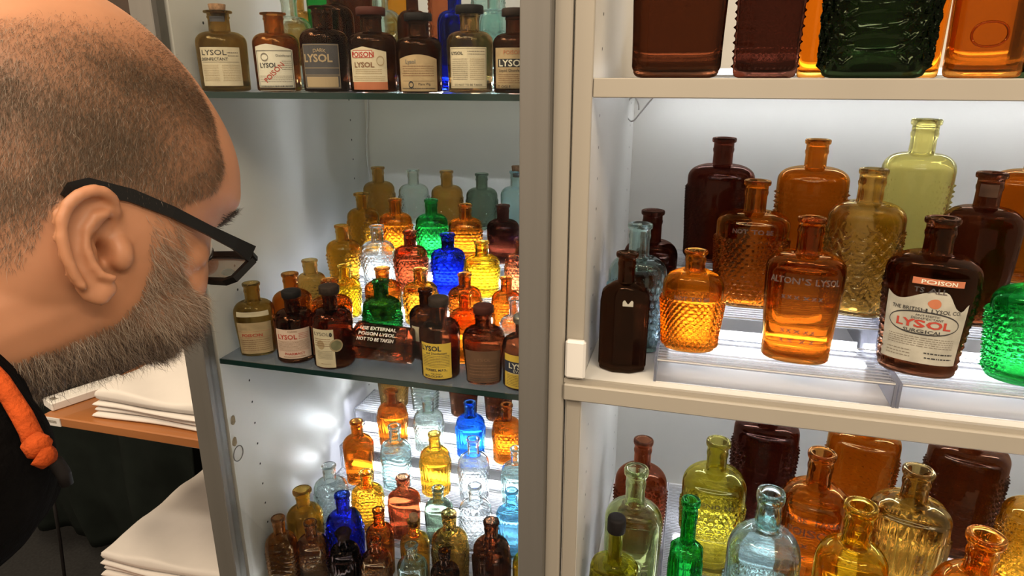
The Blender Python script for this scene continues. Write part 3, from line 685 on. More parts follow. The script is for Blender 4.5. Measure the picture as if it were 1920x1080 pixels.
# --- right cabinet, bottom
g = 'large bottles in the bottom right compartment'
Ze, Zp = -.7018, -.6568
bottle(g, 1207, 824, 100, .90, Ze, 'red', 'reddish brown bottle in the back left corner of the bottom right compartment', None, None, None, pattern='hob', cells=(30, 14), front_plain=.7, neck=.33, lip=.38, **BIG)
PB = dict(neck=.34, lip=.40, zs=.70, zn=.80, tb=.90, sh=2.6)
for px, sy, w, c, label, k in [
    (1433, 800, 116, 'ruby', 'dark red-brown bottle under the shelf edge, left of the three whose necks are hidden', HOB),
    (1616, 818, 124, 'amber', 'amber bottle under the shelf edge, middle of the three whose necks are hidden', DOT),
    (1812, 845, 131, 'dark', 'dark red bottle under the shelf edge, right of the three whose necks are hidden', HOB),
    (1945, 965, 120, 'gold', 'golden amber bottle cut off by the right edge of the photo, bottom right', HOB)]:
    Y = .955 if px < 1900 else .87; H = (atY(px, sy, Y).z-Zp)/.74; p = atY(px, sy, Y)
    me, sf = make_bottle(H, w*fdist(p)/F, pattern=k['pattern'], cells=(34, 18), front_plain=.55, **{**PB, **BIG}); o = link('bottle', me, GM[c])
    o.location = (p.x+.004, Y, Zp); o.rotation_euler.z = -math.atan2(p.x, Y)*.7; tag(o, label, 'bottle', g)
bottle(g, 1348, 826, 121, .825, Zp, 'lime', 'olive-yellow bottle with a scale lattice band and a star at its base, bottom right', None, None, [('REGEND. NO', .0, .56, .045, 0)], pattern='diamond', cells=(28, 8), prange=(.45, .82), neck=.32, lip=.38, zn=.78, zs=.66, tb=.88, **BIG)
bottle(g, 1543, 848, 124, .80, Zp, 'amber', 'orange amber bottle with raised POISON wording, centre of the bottom right', None, None, [('TO BE TAKEN', 0, .585, .05, 0), ('POISON', 0, .50, .07, 0), ('x  x  x', -.1, .42, .05, 0), ('x  x  x', -.1, .34, .05, 0)], neck=.36, lip=.42, zn=.78, zs=.66, dr=.62)
bottle(g, 1724, 880, 142, .815, Zp, 'olive', 'brownish yellow bottle with long ribs and upright wording, bottom right', None, None, [('NOT TO BE', .38, .36, .055, PI/2), ('POISON', .62, .30, .06, PI/2)], pattern='rib', cells=(34, 1), amp=.035, prange=(.05, .86), neck=.34, lip=.40, zn=.78, zs=.68, **BIG)
bottle(g, 1194, 878, 110, .745, Ze, 'pale', 'pale green bottle with an amber glow inside, left of the bottom right compartment', None, None, [('NOT TO', -.1, .30, .045, PI/2), ('LYSOL POISON', .55, .28, .055, PI/2)], neck=.34, lip=.42, zn=.78, zs=.68, dr=.6)
bottle(g, 1157, 968, 91, .69, Ze, 'lime', 'flat yellowish bottle with a dark rubber stopper, bottom left of the right cabinet', 'cap', None, None, sec='rect', dr=.5, zs=.66, zn=.70, sh=5, neck=.32, lip=.36, tb=.97, pattern='rib', cells=(40, 1), front_plain=.95, nth=96, nz=30, rz=-.1, ring=False)
bottle(g, 1296, 936, 64, .70, Ze, 'green', 'slim green hexagonal bottle at the front of the bottom right compartment', None, None, [('POISON', -.25, .35, .035, PI/2)], sec='oct', dr=.95, zs=.70, zn=.745, sh=1.6, neck=.46, lip=.56, tb=.99, pattern='rib', cells=(40, 1), front_plain=1.0, nth=96, nz=30)
bottle(g, 1447, 921, 136, .70, Ze, 'aqua', 'big pale aqua bottle with a lattice body at the front of the bottom right compartment', None, None, None, pattern='diamond', cells=(30, 9), prange=(.05, .80), neck=.33, lip=.38, zn=.80, zs=.67, tb=.9, liph=.05, **BIG)
bottle(g, 1616, 946, 131, .70, Ze, 'yellow', 'shining golden yellow bottle at the front, between the aqua and the far right amber one', None, None, None, neck=.38, lip=.46, zn=.80, zs=.68, dr=.62, flare=.1)
bottle(g, 1851, 1003, 145, .70, Ze, 'orange', 'amber bottle with a flared mouth low at the front right, bottom right', None, None, None, pattern='scale', cells=(30, 9), neck=.36, lip=.46, zn=.80, zs=.66, **BIG)
# ------------------------------------------------------------------ the room and the cabinets
YF, YB = .65, 1.09
FLOOR = -1.45
ZT = .62                                   # cabinet tops, above the frame
tag(MB().box(-3.2, 2.2, -.9, 3.0, FLOOR-.05, FLOOR).build('floor', M['floor']), kind='structure')
tag(MB().box(-3.2, 2.2, 1.62, 1.72, FLOOR, 1.3).build('wall_back', M['wall']), kind='structure')
def pins(mb, x, ys, z0, z1, dz, nx):
    z = z0
    while z < z1:
        for y in ys:
            n = 8; r = .0016
            mb.add([(x+nx*.0003, y+r*math.cos(2*PI*k/n), z+r*1.1*math.sin(2*PI*k/n)) for k in range(n)], [tuple(range(n)) if nx > 0 else tuple(range(n-1, -1, -1))])
        z += dz
# left cabinet: aluminium framed glass door
XL0, XL1 = -.556, -.135
lc = empty('display_cabinet', (0, 0, 0), 'white display cabinet with aluminium framed glass door and glass shelves, beside the bearded man', 'cabinet', )
MB().box(XL0-.018, XL0, YF+.004, YB+.02, FLOOR, ZT).build('side_panel', M['white'], lc)
MB().box(XL1, -.1175, YF+.002, YB+.02, FLOOR, ZT, bev=.002).build('side_panel', M['white'], lc)
MB().box(XL0, XL1, YB, YB+.006, FLOOR, ZT).build('back_panel', M['white'], lc)
MB().box(XL0, XL1, YF+.004, YB, ZT-.02, ZT).build('top_panel', M['white'], lc)
pm = MB(); pins(pm, XL0, (.705, 1.035), -1.0, .5, .032, 1); pm.build('pin_hole_row', M['dark_hole'], lc)
MB().box(-.135, -.1172, YF-.006, YF+.003, FLOOR, ZT, bev=.002).build('front_edging', M['cream'], lc)
door = MB().box(-.586, -.5575, YF-.020, YF+.001, FLOOR+.05, ZT, bev=.0012).box(-.163, -.134, YF-.020, YF+.001, FLOOR+.05, ZT, bev=.0012).box(-.5575, -.163, YF-.020, YF+.001, ZT-.03, ZT).box(-.5575, -.163, YF-.020, YF+.001, FLOOR+.05, FLOOR+.08).build('door_frame', M['alu'], lc)
pn = MB().box(-.5575, -.163, YF-.012, YF-.008, FLOOR+.08, ZT-.03).build('glass_pane', M['pane'], door)
def glass_shelf(zt):
    s = MB().box(XL0+.002, XL1-.001, YF+.004, YB-.004, zt-.006, zt).build('shelf', M['shelf_glass'], lc)
    e = MB().box(XL0+.002, XL1-.001, YF+.0025, YF+.0038, zt-.0062, zt+.0002).build('shelf_edge', M['glass_edge'], s)
glass_shelf(-.0185); glass_shelf(-.3385)
MB().box(XL0+.001, XL1-.0005, YF+.004, YB-.002, -.722, -.702).build('shelf', M['white'], lc)
for k, (px, py) in enumerate([(437, 788), (440, 828)]):
    r = ray(px, py); p = r*((XL0+.0004)/r.x)
    mb = MB(); n = 9
    mb.add([(p.x, p.y+.0055*math.cos(2*PI*i/n)*(.8+.3*((i*7) % 3)/3), p.z+.007*math.sin(2*PI*i/n)) for i in range(n)], [tuple(range(n))])
    mb.build('chipped_spot', M['chip'], lc)
r = ray(447, 850); p = r*((XL0+.0012)/r.x)
mb = MB(); mb.tube([(p.x, p.y+.0095*math.cos(2*PI*i/40), p.z+.0105*math.sin(2*PI*i/40)) for i in range(41)], .0007, 6, cap=False); mb.build('cable_hole_ring', M['tag'] if False else M['alu'], lc)
cb = MB(); pts = []
for i in range(30):
    z = .25-.5*i/29; pts.append((XL0+.006+.003*math.sin(i*.5), YB-.006-.004*math.sin(i*.33), z))
cb.tube(pts, .0012, 6); tag(cb.build('power_cable', M['cable'], None, True), 'thin grey cable running down the back corner of the glass-door cabinet', 'cable')
# right cabinet: deep white compartments
XR0, XR1 = -.098, .62
rc = empty('display_cabinet', (0, 0, 0), 'cream fronted open cabinet with thick shelves and big bottles, right of the thin gap', 'cabinet')
MB().box(-.1155, XR0, YF, YB+.02, FLOOR, ZT).build('side_panel', M['white'], rc)
MB().box(XR1, XR1+.018, YF, YB+.02, FLOOR, ZT).build('side_panel', M['white'], rc)
MB().box(XR0, XR1, YB, YB+.006, FLOOR, ZT).build('back_panel', M['white'], rc)
MB().box(XR0, XR1, YF, YB, ZT-.02, ZT).build('top_panel', M['white'], rc)
MB().box(-.1157, XR0+.0005, YF-.003, YF+.001, -.306, ZT, bev=.001).build('front_edging', M['cream'], rc)
MB().box(-.1145, -.0985, YF-.003, YF+.001, FLOOR, -.334, bev=.001).build('front_edging', M['cream'], rc)
pm = MB(); pins(pm, XR0, (.705, 1.035), -1.0, .5, .032, 1); pm.build('pin_hole_row', M['dark_hole'], rc)
s = MB().box(XR0+.0006, XR1, YF+.001, YB, -.0205, -.0035).build('shelf', M['white'], rc)
MB().box(XR0+.001, XR1, YF-.002, YF+.001, -.0207, -.0033, bev=.0008).build('shelf_edging', M['cream'], s)
s = MB().box(XR0+.0006, XR1, YF-.001, YB, -.330, -.307).build('shelf', M['white'], rc)
MB().box(-.1165, XR1, YF-.010, YF-.001, -.331, -.312, bev=.0015).box(-.1165, XR1, YF-.006, YF-.001, -.312, -.3072).build('shelf_edging', M['cream'], s)
MB().box(XR0+.0006, XR1, YF+.001, YB, -.722, -.702).build('shelf', M['white'], rc)
lt = MB().box(-.1155, -.094, YF-.011, YF-.003, -.305, -.262, bev=.0025).build('door_latch', M['plastic'], rc)
# LED bars
def led_bar(x0, x1, y, z, s, label, name='led_light_bar', wy=.010, clips=(), grp=None):
    t = empty(name, ((x0+x1)/2, y, z), label, 'light strip', grp)
    L = (x1-x0)/2
    MB().box(-L, L, -wy/2, wy/2, .003, .006).build('housing', M['plastic'], t)
    MB().box(-L+.002, L-.002, -wy/2*.8, wy/2*.8, 0, .003).build('diffuser', led_mat(s), t)
    return t
def led_floor(x0, x1, y, z, s, label, wy=.012):
    t = empty('led_light_bar', ((x0+x1)/2, y, z), label, 'light strip')
    L = (x1-x0)/2
    MB().box(-L, L, -wy/2, wy/2, 0, .003).box(-L, L, wy/2, wy/2+.0015, 0, .010).build('housing', M['plastic'], t)  # rear lip added to keep the glow off the back panel
    MB().box(-L+.002, L-.002, -wy/2*.9, wy/2*.9, .003, .007, bev=.001).build('diffuser', led_mat(s), t)
    return t
LS = 1.0
led_bar(-.07, .60, 1.035, -.0268, 19*LS, 'thin white light strip under the top thick shelf of the right cabinet')
led_bar(-.09, .60, 1.03, -.3365, 60*LS, 'thin white light strip under the lower thick shelf, above the bottom right bottles')
led_bar(-.09, .60, .90, -.0028, 9*LS, 'white light strip lying along the top right shelf behind the four tall bottles') if False else None
led_floor(-.06, .60, .86, -.0033, 8*LS, 'white light strip lying on the top right shelf behind the four tall bottles')
lp = MB(); c = atY(1186, 205, 1.0)
lp.tube([(c.x+.0085*math.cos(2*PI*i/40), 1.0+.002*math.sin(i), c.z+.0165*math.sin(2*PI*i/40)) for i in range(36)]+[(c.x+.03, 1.0, -.028), (c.x+.06, 1.01, -.024)], .0011, 6)
tag(lp.build('cable_loop', M['cable'], None, True), 'clear coiled lead hanging in the top left corner of the middle right compartment', 'cable')
for px in (1232, 1768):
    c = atY(px, 195, 1.02)
    tag(MB().box(-.007, .007, -.012, .012, -.002, .0).box(-.0025, .0025, -.012, -.010, -.010, 0).build('light_clip', M['plastic']), 'small clear clip holding the light strip, '+('near the hanging cable loop' if px < 1500 else 'above the pale green bottle'), 'clip').location = (c.x, 1.02, -.0208)
# clear stepped risers
def riser(label, x0, x1, z0, steps, yback, parts_at=()):
    """steps: (front Y, top z) from the front to the back"""
    t = empty('stepped_riser', (x0, steps[0][0], z0), label, 'display riser')
    ox, oy, oz = t.location
    T = .0028
    for i, (y, z) in enumerate(steps):
        yb = steps[i+1][0] if i+1 < len(steps) else yback
        zb = steps[i-1][1] if i else z0
        MB().box(x0-ox, x1-ox, y-oy, yb-oy-.0002, z-T-oz, z-oz).build('step', M['acrylic_rib'], t)
        MB().box(x0-ox, x1-ox, y-oy, y-oy+T, zb-oz+.0002, z-T-oz-.0002).build('riser_panel', M['acrylic'], t)
        for xx in (x0-ox-T, x1-ox):
            MB().box(xx, xx+T*.9, y-oy, yb-oy, .0002, z-oz).build('side_panel', M['acrylic_edge'], t)
        MB().box(x0-ox, x1-ox, y-oy-.0006, y-oy-.0001, z-oz-.0012, z-oz-.0002).box(x0-ox, x1-ox, y-oy-.0006, y-oy-.0001, zb-oz+.0003, zb-oz+.0012).build('polished_edge', M['tag'], t)
    return t
RS = [(.66, -.281), (.742, -.256), (.84, -.230)]
riser('clear stepped riser under the left half of the middle right bottles', -.022, .201, -.307, RS, .93)
riser('clear stepped riser under the right half of the middle right bottles', .2075, .60, -.307, RS, .93)
led_floor(-.015, .198, .750, -.307+.0005, 30*LS, 'bright light strip inside the left middle riser, seen under the honey lattice bottle')
led_floor(.212, .59, .750, -.307+.0005, 30*LS, 'bright light strip inside the right middle riser, seen behind the labelled surgical bottle')
led_floor(-.015, .198, .80, -.307+.0005, 30*LS, 'second light strip further back inside the left middle riser, right cabinet')
led_floor(.212, .59, .80, -.307+.0005, 30*LS, 'second light strip further back inside the right middle riser, right cabinet')
riser('clear platform riser under the back bottles at the bottom right', -.0, .60, -.702, [(.79, -.657)], 1.02)
led_floor(.01, .59, .93, -.7015, 34*LS, 'light strip inside the low clear platform at the bottom right')
led_floor(-.06, .59, .765, -.7015, 14*LS, 'light strip on the bottom right shelf in front of the low clear platform')
riser('clear stepped riser carrying the coloured bottles on the middle glass shelf', -.49, -.14, -.3383, [(.754, -.313), (.80, -.288), (.868, -.258), (.935, -.228)], 1.0)
led_floor(-.485, -.145, .86, -.3380, 60*LS, 'bright light strip inside the middle left riser under the small round bottles')
led_floor(-.485, -.145, .79, -.3380, 16*LS, 'light strip at the front inside the middle left riser')
led_floor(-.485, -.145, .8800, -.2875, 26*LS, 'light strip behind the second highest step of the middle left riser')
led_floor(-.485, -.145, .9460, -.2575, 20*LS, 'light strip behind the highest step of the middle left riser')
led_floor(-.545, -.145, .662, -.7018, 14*LS, 'added unseen light strip along the front edge of the bottom left compartment floor', wy=.008)  # added out of view, brightens the front bottles and the left panel
riser('clear stepped riser carrying the small bottles in the bottom left compartment', -.535, -.14, -.7018, [(.775, -.677), (.832, -.634), (.885, -.592), (.940, -.552)], 1.02)
led_floor(-.53, -.145, .90, -.7015, 90*LS, 'light strip deep inside the bottom left riser')
led_floor(-.525, -.145, .895, -.634+.0005, 75*LS, 'bright light strip on the upper steps of the bottom left riser')
led_floor(-.525, -.145, .948, -.592+.0005, 90*LS, 'brightest light strip under the top step of the bottom left riser')
riser('clear stepped riser behind the labelled bottles on the top glass shelf', -.45, -.14, -.0183, [(.78, .010), (.84, .045)], .95)
led_floor(-.445, -.145, .87, -.0180, 40*LS, 'light strip inside the riser on the top left glass shelf')
# ------------------------------------------------------------------ shop fittings left of the cabinets
Q = atY(78, 778, .80)
wx0, wz = Q.x, Q.z
tag(MB().box(wx0, -.60, .80, 1.25, wz-.018, wz, bev=.002).build('wooden_shelf', M['wood']), 'orange-brown wooden shelf carrying a pile of folded white shirts', 'shelf')
t = empty('price_tag', (wx0+.021, .7985, wz-.009), 'white price tag stuck on the corner of the wooden shelf', 'price tag')
MB().box(-.019, .019, -.0006, .0012, -.0075, .0075).build('card', M['tag'], t)
mb = MB(); x = -.011
while x < .011:
    w = random.uniform(.0006, .0016); mb.box(x, x+w, -.0009, -.0007, -.002, .003); x += w+.0009
mb.build('barcode', M['inkgrey'], t)
c0 = atZ(165, 742, wz); rm = empty('remote_control', (c0.x, c0.y, wz), 'white plastic remote control lying on the wooden shelf', 'remote control')
rm.rotation_euler = (0, 0, math.radians(68))
MB().box(-.065, .065, -.019, .019, .0003, .016, bev=.002).build('body', M['plastic'], rm)
mb = MB()
for i in range(4): mb.box(-.05+i*.025, -.038+i*.025, -.006, .006, .0162, .0168)
mb.build('button_row', M['tag'], rm)
mb = MB().box(-.058, -.048, -.007, .007, .0161, .0164); mb.build('small_mark', M['inkgrey'], rm)
def folded(name, label, x0, x1, y0, y1, z0, z1, grp, seed, domed=0, parent=None):
    r = random.Random(seed); ex_ = [0, .004, .010, .018, .03]; US = ex_+[.03+.94*i/34 for i in range(1, 34)]+[1-q for q in ex_[::-1]]; VS = ex_+[.03+.94*i/24 for i in range(1, 24)]+[1-q for q in ex_[::-1]]; nx, ny = len(US)-1, len(VS)-1; vs = []; fs = []
    dz = z1-z0
    def ring(t):   # rounded fold section at the two visible borders
        return t
    for side in (1, 0):
        for j in range(ny+1):
            for i in range(nx+1):
                u, v = US[i], VS[j]
                ex = min(u, 1-u)/.022; ey = min(v, 1-v)/.018
                e = min(1, ex, ey); e = math.sqrt(max(0, 1-(1-e)**2))
                x = x0+(x1-x0)*u; y = y0+(y1-y0)*v
                wv = .0005*math.sin(x*60+seed*2)+.0004*math.sin(y*70+seed)
                D = domed*smooth01(v*1.4)*smooth01((u+.15)*1.0)
                base = z0+D*.98 if domed and side == 0 else z0
                if side: z = z0+dz*(.5+.5*e)+wv*e+D+(.003*math.sin(x*35+y*48)*e if domed else 0)
                else: z = z0+dz*(.5-.5*e)*.9
                vs.append((x+r.uniform(-.0004, .0004), y+.003*math.sin(x*22+seed)*(1-v), z))
    n = (nx+1)*(ny+1)
    for j in range(ny):
        for i in range(nx):
            a = j*(nx+1)+i; fs.append((a, a+1, a+nx+2, a+nx+1)); fs.append((n+a, n+a+nx+1, n+a+nx+2, n+a+1))
    per = [(i, 0) for i in range(nx)]+[(nx, j) for j in range(ny)]+[(i, ny) for i in range(nx, 0, -1)]+[(0, j) for j in range(ny, 0, -1)]
    for a, b in zip(per, per[1:]+per[:1]):
        ia = a[1]*(nx+1)+a[0]; ib = b[1]*(nx+1)+b[0]; fs.append((ia, n+ia, n+ib, ib))
    me = bpy.data.meshes.new(name); me.from_pydata(vs, [], fs); me.update()
    o = link(name, me, M['shirt'], None, True)
    return tag(o, label, 'folded shirt', grp)
c1 = atZ(176, 782, wz)
names = ['lowest', 'second from the bottom', 'third from the bottom', 'topmost']
for i in range(4):
    zz = wz+.0005+i*.0095
    folded('folded_shirt', 'folded white shirt on the upper wooden shelf, %s of its pile' % names[i], c1.x+.002*(i % 2), -.592, c1.y+.004*(i % 2), c1.y+.36, zz, zz+.0078+(.012 if i == 3 else 0), 'folded white shirts on the wooden shelf', i+1, .055 if i == 3 else 0)
c2 = atY(186, 1060, .86)
lz = c2.z-.028
tag(MB().box(wx0-.02, -.60, .80, 1.25, lz-.018, lz, bev=.002).build('wooden_shelf', M['wood']), 'lower wooden shelf under the second pile of folded shirts, mostly out of view', 'shelf')
for i in range(4):
    zz = lz+.0005+i*.0125
    folded('folded_shirt', 'folded white shirt in the pile at the bottom edge, %s' % names[i], c2.x+.003*(i % 2), -.592, c2.y+.004*(i % 2), c2.y+.36, zz, zz+.0108+(.012 if i == 3 else 0), 'folded white shirts of the lower pile', i+11, .075 if i == 3 else 0)
# dark cloth hanging below the shelf, with a thin black cord
dv = []; nx, nz = 60, 30; fs = []
pA = atY(-60, 700, 1.30); pB = atY(330, 700, 1.30)
for j in range(nz+1):
    for i in range(nx+1):
        x = pA.x+(pB.x-pA.x)*i/nx; z = -.42-.9*j/nz
        dv.append((x, 1.30+.018*math.sin(x*28)+.010*math.sin(x*60+z*9)+.02*math.sin(z*7+x*4), z))
for j in range(nz):
    for i in range(nx):
        a = j*(nx+1)+i; fs.append((a, a+nx+1, a+nx+2, a+1))
dr_ = MB().add(dv, fs).build('hanging_cloth', M['drape'], None, True)
md = dr_.modifiers.new('thickness', 'SOLIDIFY'); md.thickness = .004
tag(dr_, 'dark green cloth hanging in the shade behind the wooden shelf', 'cloth')
a = atY(100, 935, 1.22); b = atY(122, 1090, 1.22)
tag(MB().tube([a, (a+b)/2+Vector((.003, 0, 0)), b, b+(b-a)], .0045, 8).build('black_cable', M['blackcap'], None, True), 'thick black cord hanging in front of the dark cloth, bottom left', 'cable')
# things above and behind the man's head
q = atY(235, 8, 1.45)
tag(MB().box(q.x-.10, q.x+.06, 1.40, 1.50, q.z-.03, q.z+.09, bev=.004).build('storage_box', M['haze']), 'dull brown box on a dark shelf behind the top of the man\'s head', 'box')
tag(MB().box(q.x-.55, q.x+.25, 1.38, 1.60, q.z-.045, q.z-.031, bev=.002).build('dark_shelf', M['wall']), 'dark shelf against the dark wall behind the man\'s head', 'shelf')
# ------------------------------------------------------------------ the man peering at the shelves
HC = ray(205, 360)*.47                      # middle of the head
e_n = -HC.normalized()                      # towards the viewer
e_r = Vector((0, 0, 1)).cross(e_n).normalized(); e_u = e_n.cross(e_r).normalized()
PSI = math.radians(23); S = .47/F*(HC.length/fdist(HC))
S = HC.length/ math.hypot(F, math.hypot(205-960, 360-540)) * 1.0
S = HC.length/math.sqrt(F*F+(205-960)**2+(360-540)**2)
def HW(x, y, z=0.0):
    """head frame -> world. x, y: profile units (1 unit = one photo pixel at the middle plane), z metres to the right-ear side"""
    X = (x-205)*S; Y = (360-y)*S
    xr = X*math.cos(PSI)+z*math.sin(PSI); zr = -X*math.sin(PSI)+z*math.cos(PSI)
    return HC+e_r*xr+e_u*Y+e_n*zr
def HWv(X, Y, z):                            # direction in the same frame, metres
    return e_r*(X*math.cos(PSI)+z*math.sin(PSI))+e_u*Y+e_n*(-X*math.sin(PSI)+z*math.cos(PSI))
hrot = Matrix((HWv(1, 0, 0), HWv(0, 1, 0), HWv(0, 0, 1))).transposed()
man = empty('person', (HC.x-.35, HC.y-.10, FLOOR), 'bald-crowned bearded man in a black hooded top leaning in to look at the bottles', 'person')
def put(o, par=None): o.data.transform(Matrix.Translation(-man.location)); o.parent = par or man; return o
# profile of the skull and face in the middle plane (nose built separately)
OUT = [(-60, 60), (20, 14), (100, -8), (175, -4), (245, 26), (305, 70), (362, 130), (405, 195), (436, 262), (448, 325), (444, 375), (436, 408), (412, 430),
       (375, 448), (354, 475), (344, 510), (330, 545), (310, 575), (290, 602), (270, 632), (247, 655), (207, 674), (165, 682), (100, 684),
       (30, 678), (-60, 662), (-130, 610), (-155, 420), (-160, 300), (-140, 180)]
def catmull(pts, n=6):
    o = []; L = len(pts)
    for i in range(L):
        p0, p1, p2, p3 = [np.array(pts[(i+k-1) % L], float) for k in range(4)]
        for k in range(n):
            t = k/n; o.append(tuple(.5*((2*p1)+(-p0+p2)*t+(2*p0-5*p1+4*p2-p3)*t*t+(-p0+3*p1-3*p2+p3)*t**3)))
    return o
cx0, cy0 = 150, 330
def head_width(x, y):
    """half width of the head at a profile point, metres"""
    f = smooth01((x-230)/230)                  # towards the face
    j = smooth01((y-430)/260)                  # towards the jaw
    w = .079-.012*f-.012*j
    w -= .010*smooth01((260-y)/260)*.4
    return w
prim = MB()
ol = catmull(OUT, 5); NR = 16; vs = []; N = len(ol)
for side in (1, -1):
    for r in range(1, NR+1):
        q = math.sin(PI/2*r/NR)
        for x, y in ol:
            X = cx0+(x-cx0)*q; Y = cy0+(y-cy0)*q
            w = head_width(X, Y); p = 2.35
            vs.append(HW(X, Y, side*w*max(0, 1-q**p)**(1/p)))
base = len(vs); vs += [HW(cx0, cy0, head_width(cx0, cy0)), HW(cx0, cy0, -head_width(cx0, cy0))]; fs = []
for s_ in (0, 1):
    o = s_*NR*N
    for r in range(NR-1):
        for k in range(N):
            k2 = (k+1) % N; q = (o+r*N+k, o+r*N+k2, o+(r+1)*N+k2, o+(r+1)*N+k)
            fs.append(q if s_ else q[::-1])
    for k in range(N):
        k2 = (k+1) % N; q = (base+s_, o+k2, o+k); fs.append(q if s_ else q[::-1])
for k in range(N):
    k2 = (k+1) % N; a = (NR-1)*N; fs.append((a+k, a+k2, NR*N+a+k2, NR*N+a+k))
prim.add(vs, fs)
def E3(x, y, z, rx, ry, rz, ang=0, yaw=0):
    R = hrot @ Matrix.Rotation(yaw, 3, 'Y') @ Matrix.Rotation(ang, 3, 'Z'); prim.ell(HW(x, y, z), (rx, ry, rz), 24, 16, R)
def cap3(pts, rad, n=14):
    P_ = [HW(*p) for p in pts]; prim.tube(P_, rad, n)
    for p, r_ in zip(P_, rad if isinstance(rad, (list, tuple)) else [rad]*len(P_)): prim.ell(p, (r_, r_, r_), 12, 8)
# nose
cap3([(350, 452, 0), (356, 482, 0), (364, 508, 0), (368, 522, 0)], [.0065, .0075, .0090, .0105])
for s_ in (1, -1):
    E3(350, 528, s_*.010, .009, .0072, .0070, .3)         # nostrils
    E3(248, 520, s_*.036, .024, .036, .022, -.2)          # cheeks
    E3(348, 426, s_*.022, .012, .0080, .022, .3)          # brow ridge
    E3(232, 465, s_*.056, .026, .016, .011, -.5)          # cheek bone
    E3(300, 478, s_*.031, .013, .015, .013)               # eye bulge
    E3(205, 570, s_*.046, .030, .024, .018, -.6)          # jaw angle
E3(288, 584, 0, .012, .0065, .022, .3); E3(270, 604, 0, .012, .0065, .020, .3)   # lips under the moustache
E3(228, 642, 0, .022, .018, .024)                         # chin
# ears
for s_ in (1, -1):
    ex, ey = -92, 0
    def ear(x, y, h): return ((x-170)*.92+170+ex, 355+(y-355)*.90, s_*(.0755+h))
    hel = [(205, 418), (214, 396), (206, 374), (190, 360), (172, 355), (150, 361), (130, 376), (117, 400), (113, 428), (115, 458), (121, 488), (131, 514)]
    cap3([ear(x, y, .001+.0125*math.sin(PI/2*min(1, i/4.))+.002*math.sin(PI*min(1, i/11.))) for i, (x, y) in enumerate(hel)], [.0030+.0012*math.sin(PI*i/11) for i in range(12)], 12)
    ant = [(190, 398), (172, 400), (156, 420), (150, 448), (154, 478), (166, 502), (182, 508)]
    cap3([ear(x, y, .0115) for x, y in ant], .0028, 10)
    cap3([ear(x, y, .0085) for x, y in [(190, 392), (178, 412), (168, 424)]], .0026, 10)
    E3(*ear(213, 470, .001), .0075, .0115, .0075)      # tragus
    cap3([ear(x, y, -.001) for x, y in [(218, 400), (216, 425), (214, 450)]], .0045, 10)
    for (x, y), r_ in (((150, 528), .0065), ((163, 534), .0068), ((176, 526), .006), ((140, 516), .005)): E3(*ear(x, y, .006), r_, r_*1.1, .0042)
    for (x, y) in ((135, 400), (132, 430), (134, 460), (140, 490), (150, 385), (170, 376), (190, 380)): E3(*ear(x, y, .0075), .0095, .0095, .0022)
    for (x, y) in ((150, 400), (148, 430), (150, 460)): E3(*ear(x, y, .0045), .0085, .0095, .004)
    cap3([ear(x, y, -.002) for x, y in [(140, 390), (150, 440), (160, 500)]], .008, 10)
# neck, shoulders, trunk and arms, bent forward out of the left of the picture
def CW(px, py, d): return ray(px, py)*(d/1.0)
def tubew(pts, rads, n=18):
    prim.tube(pts, rads, n)
    for p, r_ in zip(pts, rads): prim.ell(p, (r_, r_, r_), 16, 10)
nk0 = HW(60, 500, 0); nk1 = HW(-160, 560, 0); nk2 = HW(-380, 640, 0)
tubew([nk0, (nk0+nk1)/2, nk1, nk2], [.066, .064, .064, .07], 24)
prim_head = prim
# one voxel surface over all of it
def remesh(mb, name, vox, sm, m):
    me = mb.mesh(name); o = bpy.data.objects.new(name, me); COL.objects.link(o)
    r = o.modifiers.new('r', 'REMESH'); r.mode = 'VOXEL'; r.voxel_size = vox; r.use_smooth_shade = True
    s = o.modifiers.new('s', 'SMOOTH'); s.factor = .5; s.iterations = sm
    me2 = bpy.data.meshes.new_from_object(o.evaluated_get(bpy.context.evaluated_depsgraph_get()))
    bpy.data.objects.remove(o); me2.name = name; me2.materials.clear()
    return link(name, me2, m, None, True)
sh0 = HW(-330, 640, 0); up = Vector((0, 0, 1))
dv_ = HWv(1, 0, 0)
# shoulders / chest / pelvis (clothed, below the head's level, outside the picture)
chest = sh0+Vector((-.10, -.02, -.12)); pel = sh0+Vector((-.42, -.03, -.42))
sideR = HWv(0, 0, 1); sideR.z = 0; sideR.normalize()
body = remesh(prim, 'body', .0016, 17, M['skin']); put(body)
hm = MB()
def HT(pts, rads, n=20):
    hm.tube(pts, rads, n)
    for p, r_ in zip(pts, rads): hm.ell(p, (r_, r_, r_), 18, 12)
def at(px, py, d): r_ = ray(px, py).normalized(); return r_*d
# hood rolled round the neck and the loose front of the top hanging under the beard
HT([at(-420, 800, .52), at(-300, 830, .49), at(-170, 800, .475), at(-105, 790, .475), at(-55, 775, .49), at(5, 745, .51)], [.075, .060, .042, .028, .021, .014])
HT([at(-300, 870, .49), at(-160, 900, .47), at(-90, 890, .475), at(-50, 888, .485), at(22, 884, .50)], [.085, .062, .040, .034, .022])
HT([at(30, 884, .50), at(88, 892, .505)], [.018, .010])
HT([at(-160, 940, .48), at(-60, 950, .49), at(0, 925, .495), at(50, 915, .50)], [.040, .030, .028, .018])
HT([at(-60, 740, .53), at(-15, 735, .53), at(20, 722, .53)], [.034, .020, .013])
HT([chest, (chest+pel)/2, pel], [.15, .15, .15], 26)
HT([chest+sideR*.17, chest-sideR*.17], [.075, .075])
HT([chest+sideR*.20, chest+sideR*.22+Vector((-.05, 0, -.28)), chest+sideR*.17+Vector((.05, 0, -.50))], [.065, .052, .042])
HT([chest-sideR*.20, chest-sideR*.22+Vector((-.05, 0, -.28)), chest-sideR*.17+Vector((.05, 0, -.50))], [.065, .052, .042])
